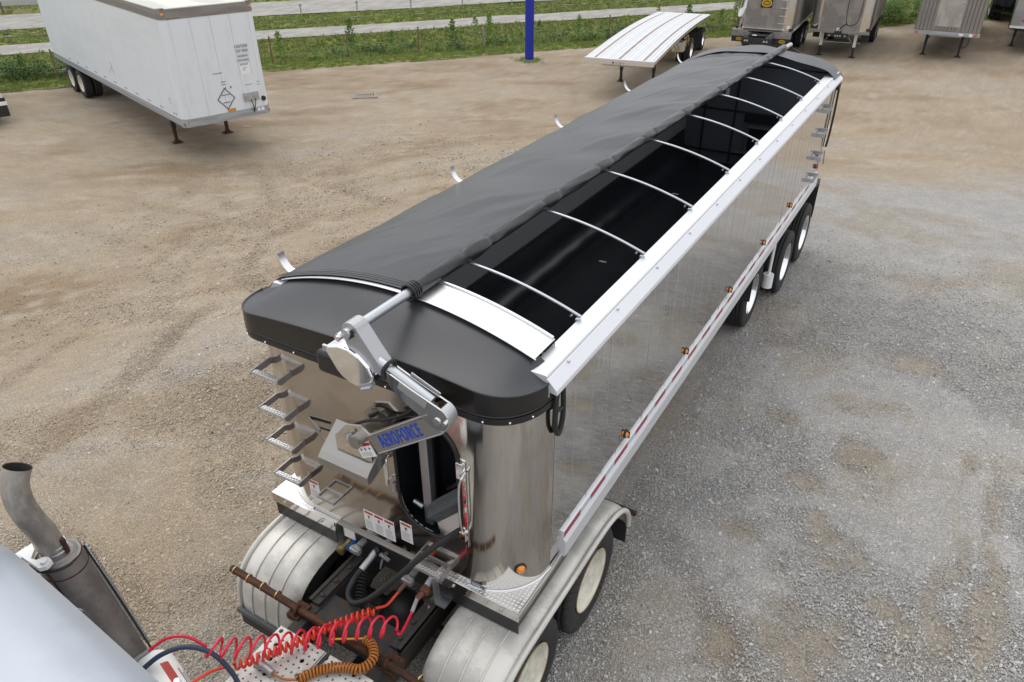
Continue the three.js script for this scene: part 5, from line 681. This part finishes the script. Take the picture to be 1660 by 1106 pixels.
{ // ribbed grey trailer
  const t = thing('ribbed_trailer', 'tall ribbed grey trailer front with a smooth pale centre panel', 'trailer', [1.82, G0, -36.7], .02), w = 1.3, b = 1.22, top = 3.9, L = 12;
  mesh('side_wall', bx(w - .04, w, b, top, -.05, -L), M.taupe, t); mesh('side_wall', bx(-w, -w + .04, b, top, -.05, -L), M.taupe, t); mesh('front_wall', bx(-w + .04, w - .04, b, top, -.05, -.02), M.taupe, t); mesh('roof', bx(-w, w, top, top + .04, 0, -L), M.rail, t); mesh('floor', bx(-w + .04, w - .04, b, b + .1, -.05, -L), M.blackSteel, t); mesh('rear_door', bx(-w, w, b, top, -L, -L - .05), M.taupe, t);
  for (let k = 0; k < 17; k++) { const x0 = -w + .06 + k * .15; if (x0 > -.58 && x0 < .36) continue; mesh('rib_panel', rb(x0, x0 + .125, b + .01, top - .02, -.02, .014, .008), M.taupe, t); } for (let k = 0; k < 7; k++) mesh('rib_panel', rb(-.52 + k * .14, -.42 + k * .14, b + .01, 1.42, -.02, .01, .006), M.taupe, t);
  mesh('centre_panel', rb(-.55, .48, 1.42, 3.6, -.02, .02, .006), std([.42, .40, .37], .45, .3, { map: rep(T.grimeColor, .5) }), t); for (const y of [1.85, 2.4]) mesh('hatch_latch', [rb(.32, .42, y, y + .06, .02, .05, .01)], M.galv, t);
  mesh('bottom_beam', rb(-1.33, 1.33, 1.06, 1.22, -.08, .04, .01), M.greyRail, t); for (const s of [-1, 1]) mesh('marker_light', rb(s * 1.16 - .07, s * 1.16 + .07, 1.1, 1.18, .04, .06, .01), std([.7, .09, .02], .4), t); for (const a of [-.2, 0, .2]) mesh('port', rod([a - .05, 1.13, .04], [a - .05, 1.13, .07], .03, 10), M.castAlu, t); mesh('paper_label', [rb(.52, .68, 1.1, 1.18, .04, .044, .001), rb(.92, 1.04, 1.08, 1.2, .04, .044, .001)], M.whiteClean, t); mesh('coupler_plate', rb(-.65, .65, 1.0, 1.06, -.05, -1.4, .01), M.greyRail, t);
  legPair(t, .72, -1.3, 1.1, M.blackSteel, M.blackSteel); mesh('leg_brace', [rod([-.72, .86, -1.3], [.72, .86, -1.3], .03), rod([-.72, .7, -1.3], [-.4, 1.05, -.9], .025)], M.blackSteel, t); mesh('hose', tube([[.95, 1.06, -.4], [.97, .7, -.4], [.9, .56, -.5], [.65, .5, -.6]], .018, 18), M.rubber, t); for (const z of [-10, -11.2]) for (const s of [-1, 1]) wheel(t, s * 1.27, .51, z, .51, M.galv, M.tire, s); mesh('axle', [axleBeam(.51, -10), axleBeam(.51, -11.2), bx(-.5, .5, .55, 1.06, -9.6, -11.6)], M.blackSteel, t);
}
{ // pale trailer at the right edge
  const t = thing('pale_trailer', 'pale trailer corner with a red marker at the right edge', 'trailer', [5.52, G0, -40.1], -.02), w = 1.28;
  mesh('front_wall', bx(-w, w, 1.2, 3.8, -.05, 0), std([.36, .36, .36], .6, .2, { map: rep(T.grimeColor, .5) }), t); mesh('side_wall', [bx(-w, -w + .04, 1.2, 3.8, -.05, -10), bx(w - .04, w, 1.2, 3.8, -.05, -10)], M.greyRail, t); mesh('roof', bx(-w, w, 3.8, 3.84, 0, -10), M.rail, t); mesh('bottom_rail', rb(-w - .02, w + .02, 1.1, 1.2, -.08, .03, .01), M.rail, t); mesh('marker_light', rb(-.86, -.7, 1.4, 1.48, 0, .03, .01), M.redLens, t);
  mesh('floor', bx(-w + .04, w - .04, 1.2, 1.28, -.05, -10), M.blackSteel, t); legPair(t, .95, -2.3, 1.12, M.blackSteel, M.blackSteel); mesh('leg_brace', [rod([-.95, .9, -2.3], [.95, .9, -2.3], .03), rod([-.95, .85, -2.3], [-.4, 1.1, -1.6], .025)], M.blackSteel, t); for (const z of [-8.2, -9.4]) for (const s of [-1, 1]) wheel(t, s * 1.26, .51, z, .51, M.galv, M.tire, s); mesh('axle', [axleBeam(.51, -8.2), axleBeam(.51, -9.4)], M.blackSteel, t);
}
{ // dark tarped trailer behind
  const t = thing('tarped_trailer', 'dark tarp covered trailer standing behind the pale trailer', 'trailer', [4.6, G0, -50.2], .03), w = 1.28;
  mesh('cover', grid(24, 10, (u, v) => { const x = lerp(-w, w, u); return [x, lerp(.75 + .25 * vnoise(u * 9, 1, 811), 3.6, v), .06 * Math.sin(u * 38) * (1 - .5 * v) + .05 * vnoise(u * 12, v * 5, 815)]; }), M.darkTarp, t); mesh('body', bx(-w, w, .95, 3.55, -.2, -9), M.darkTarp, t); mesh('bumper', bx(-1.1, 1.1, .5, .64, -.3, -.4), M.blackSteel, t);
  for (const z of [-1.2, -2.5]) for (const s of [-1, 1]) wheel(t, s * 1.26, .51, z, .51, M.galv, M.tire, s); mesh('axle', [axleBeam(.51, -1.2), axleBeam(.51, -2.5), bx(-.5, .5, .5, .96, -.6, -3)], M.blackSteel, t); legPair(t, .7, -8, .96, M.blackSteel, M.blackSteel);
}
{ // corner of a low trailer at the left edge
  const t = thing('low_trailer', 'dark low trailer corner with a white edge strip at the left picture edge', 'trailer', [-24.55, G0, -8.68], 1.25), w = 1.25;
  mesh('deck', bx(-w, w, .78, .9, 0, -7), M.blackSteel, t); mesh('edge_strip', rb(-w - .01, w + .02, .66, .78, -.01, .03, .006), M.whiteClean, t); mesh('nose', bx(-w + .05, w, .3, .66, -.06, 0), M.blackSteel, t); mesh('plate', rb(.6, .9, .36, .6, 0, .008, .004), M.greyRail, t); mesh('ramp', exX([[0, .9], [-1.6, 1.6], [-1.6, .9]], -w + .03, w - .03), M.taupe, t);
  for (const z of [-3, -4.1]) for (const s of [-1, 1]) wheel(t, s * 1.2, .38, z, .38, M.galv, M.tire, s, false); mesh('axle', [axleBeam(.38, -3), axleBeam(.38, -4.1)], M.blackSteel, t); legPair(t, .5, -.6, .66, M.blackSteel, M.blackSteel);
}
renderer.render(scene, camera);
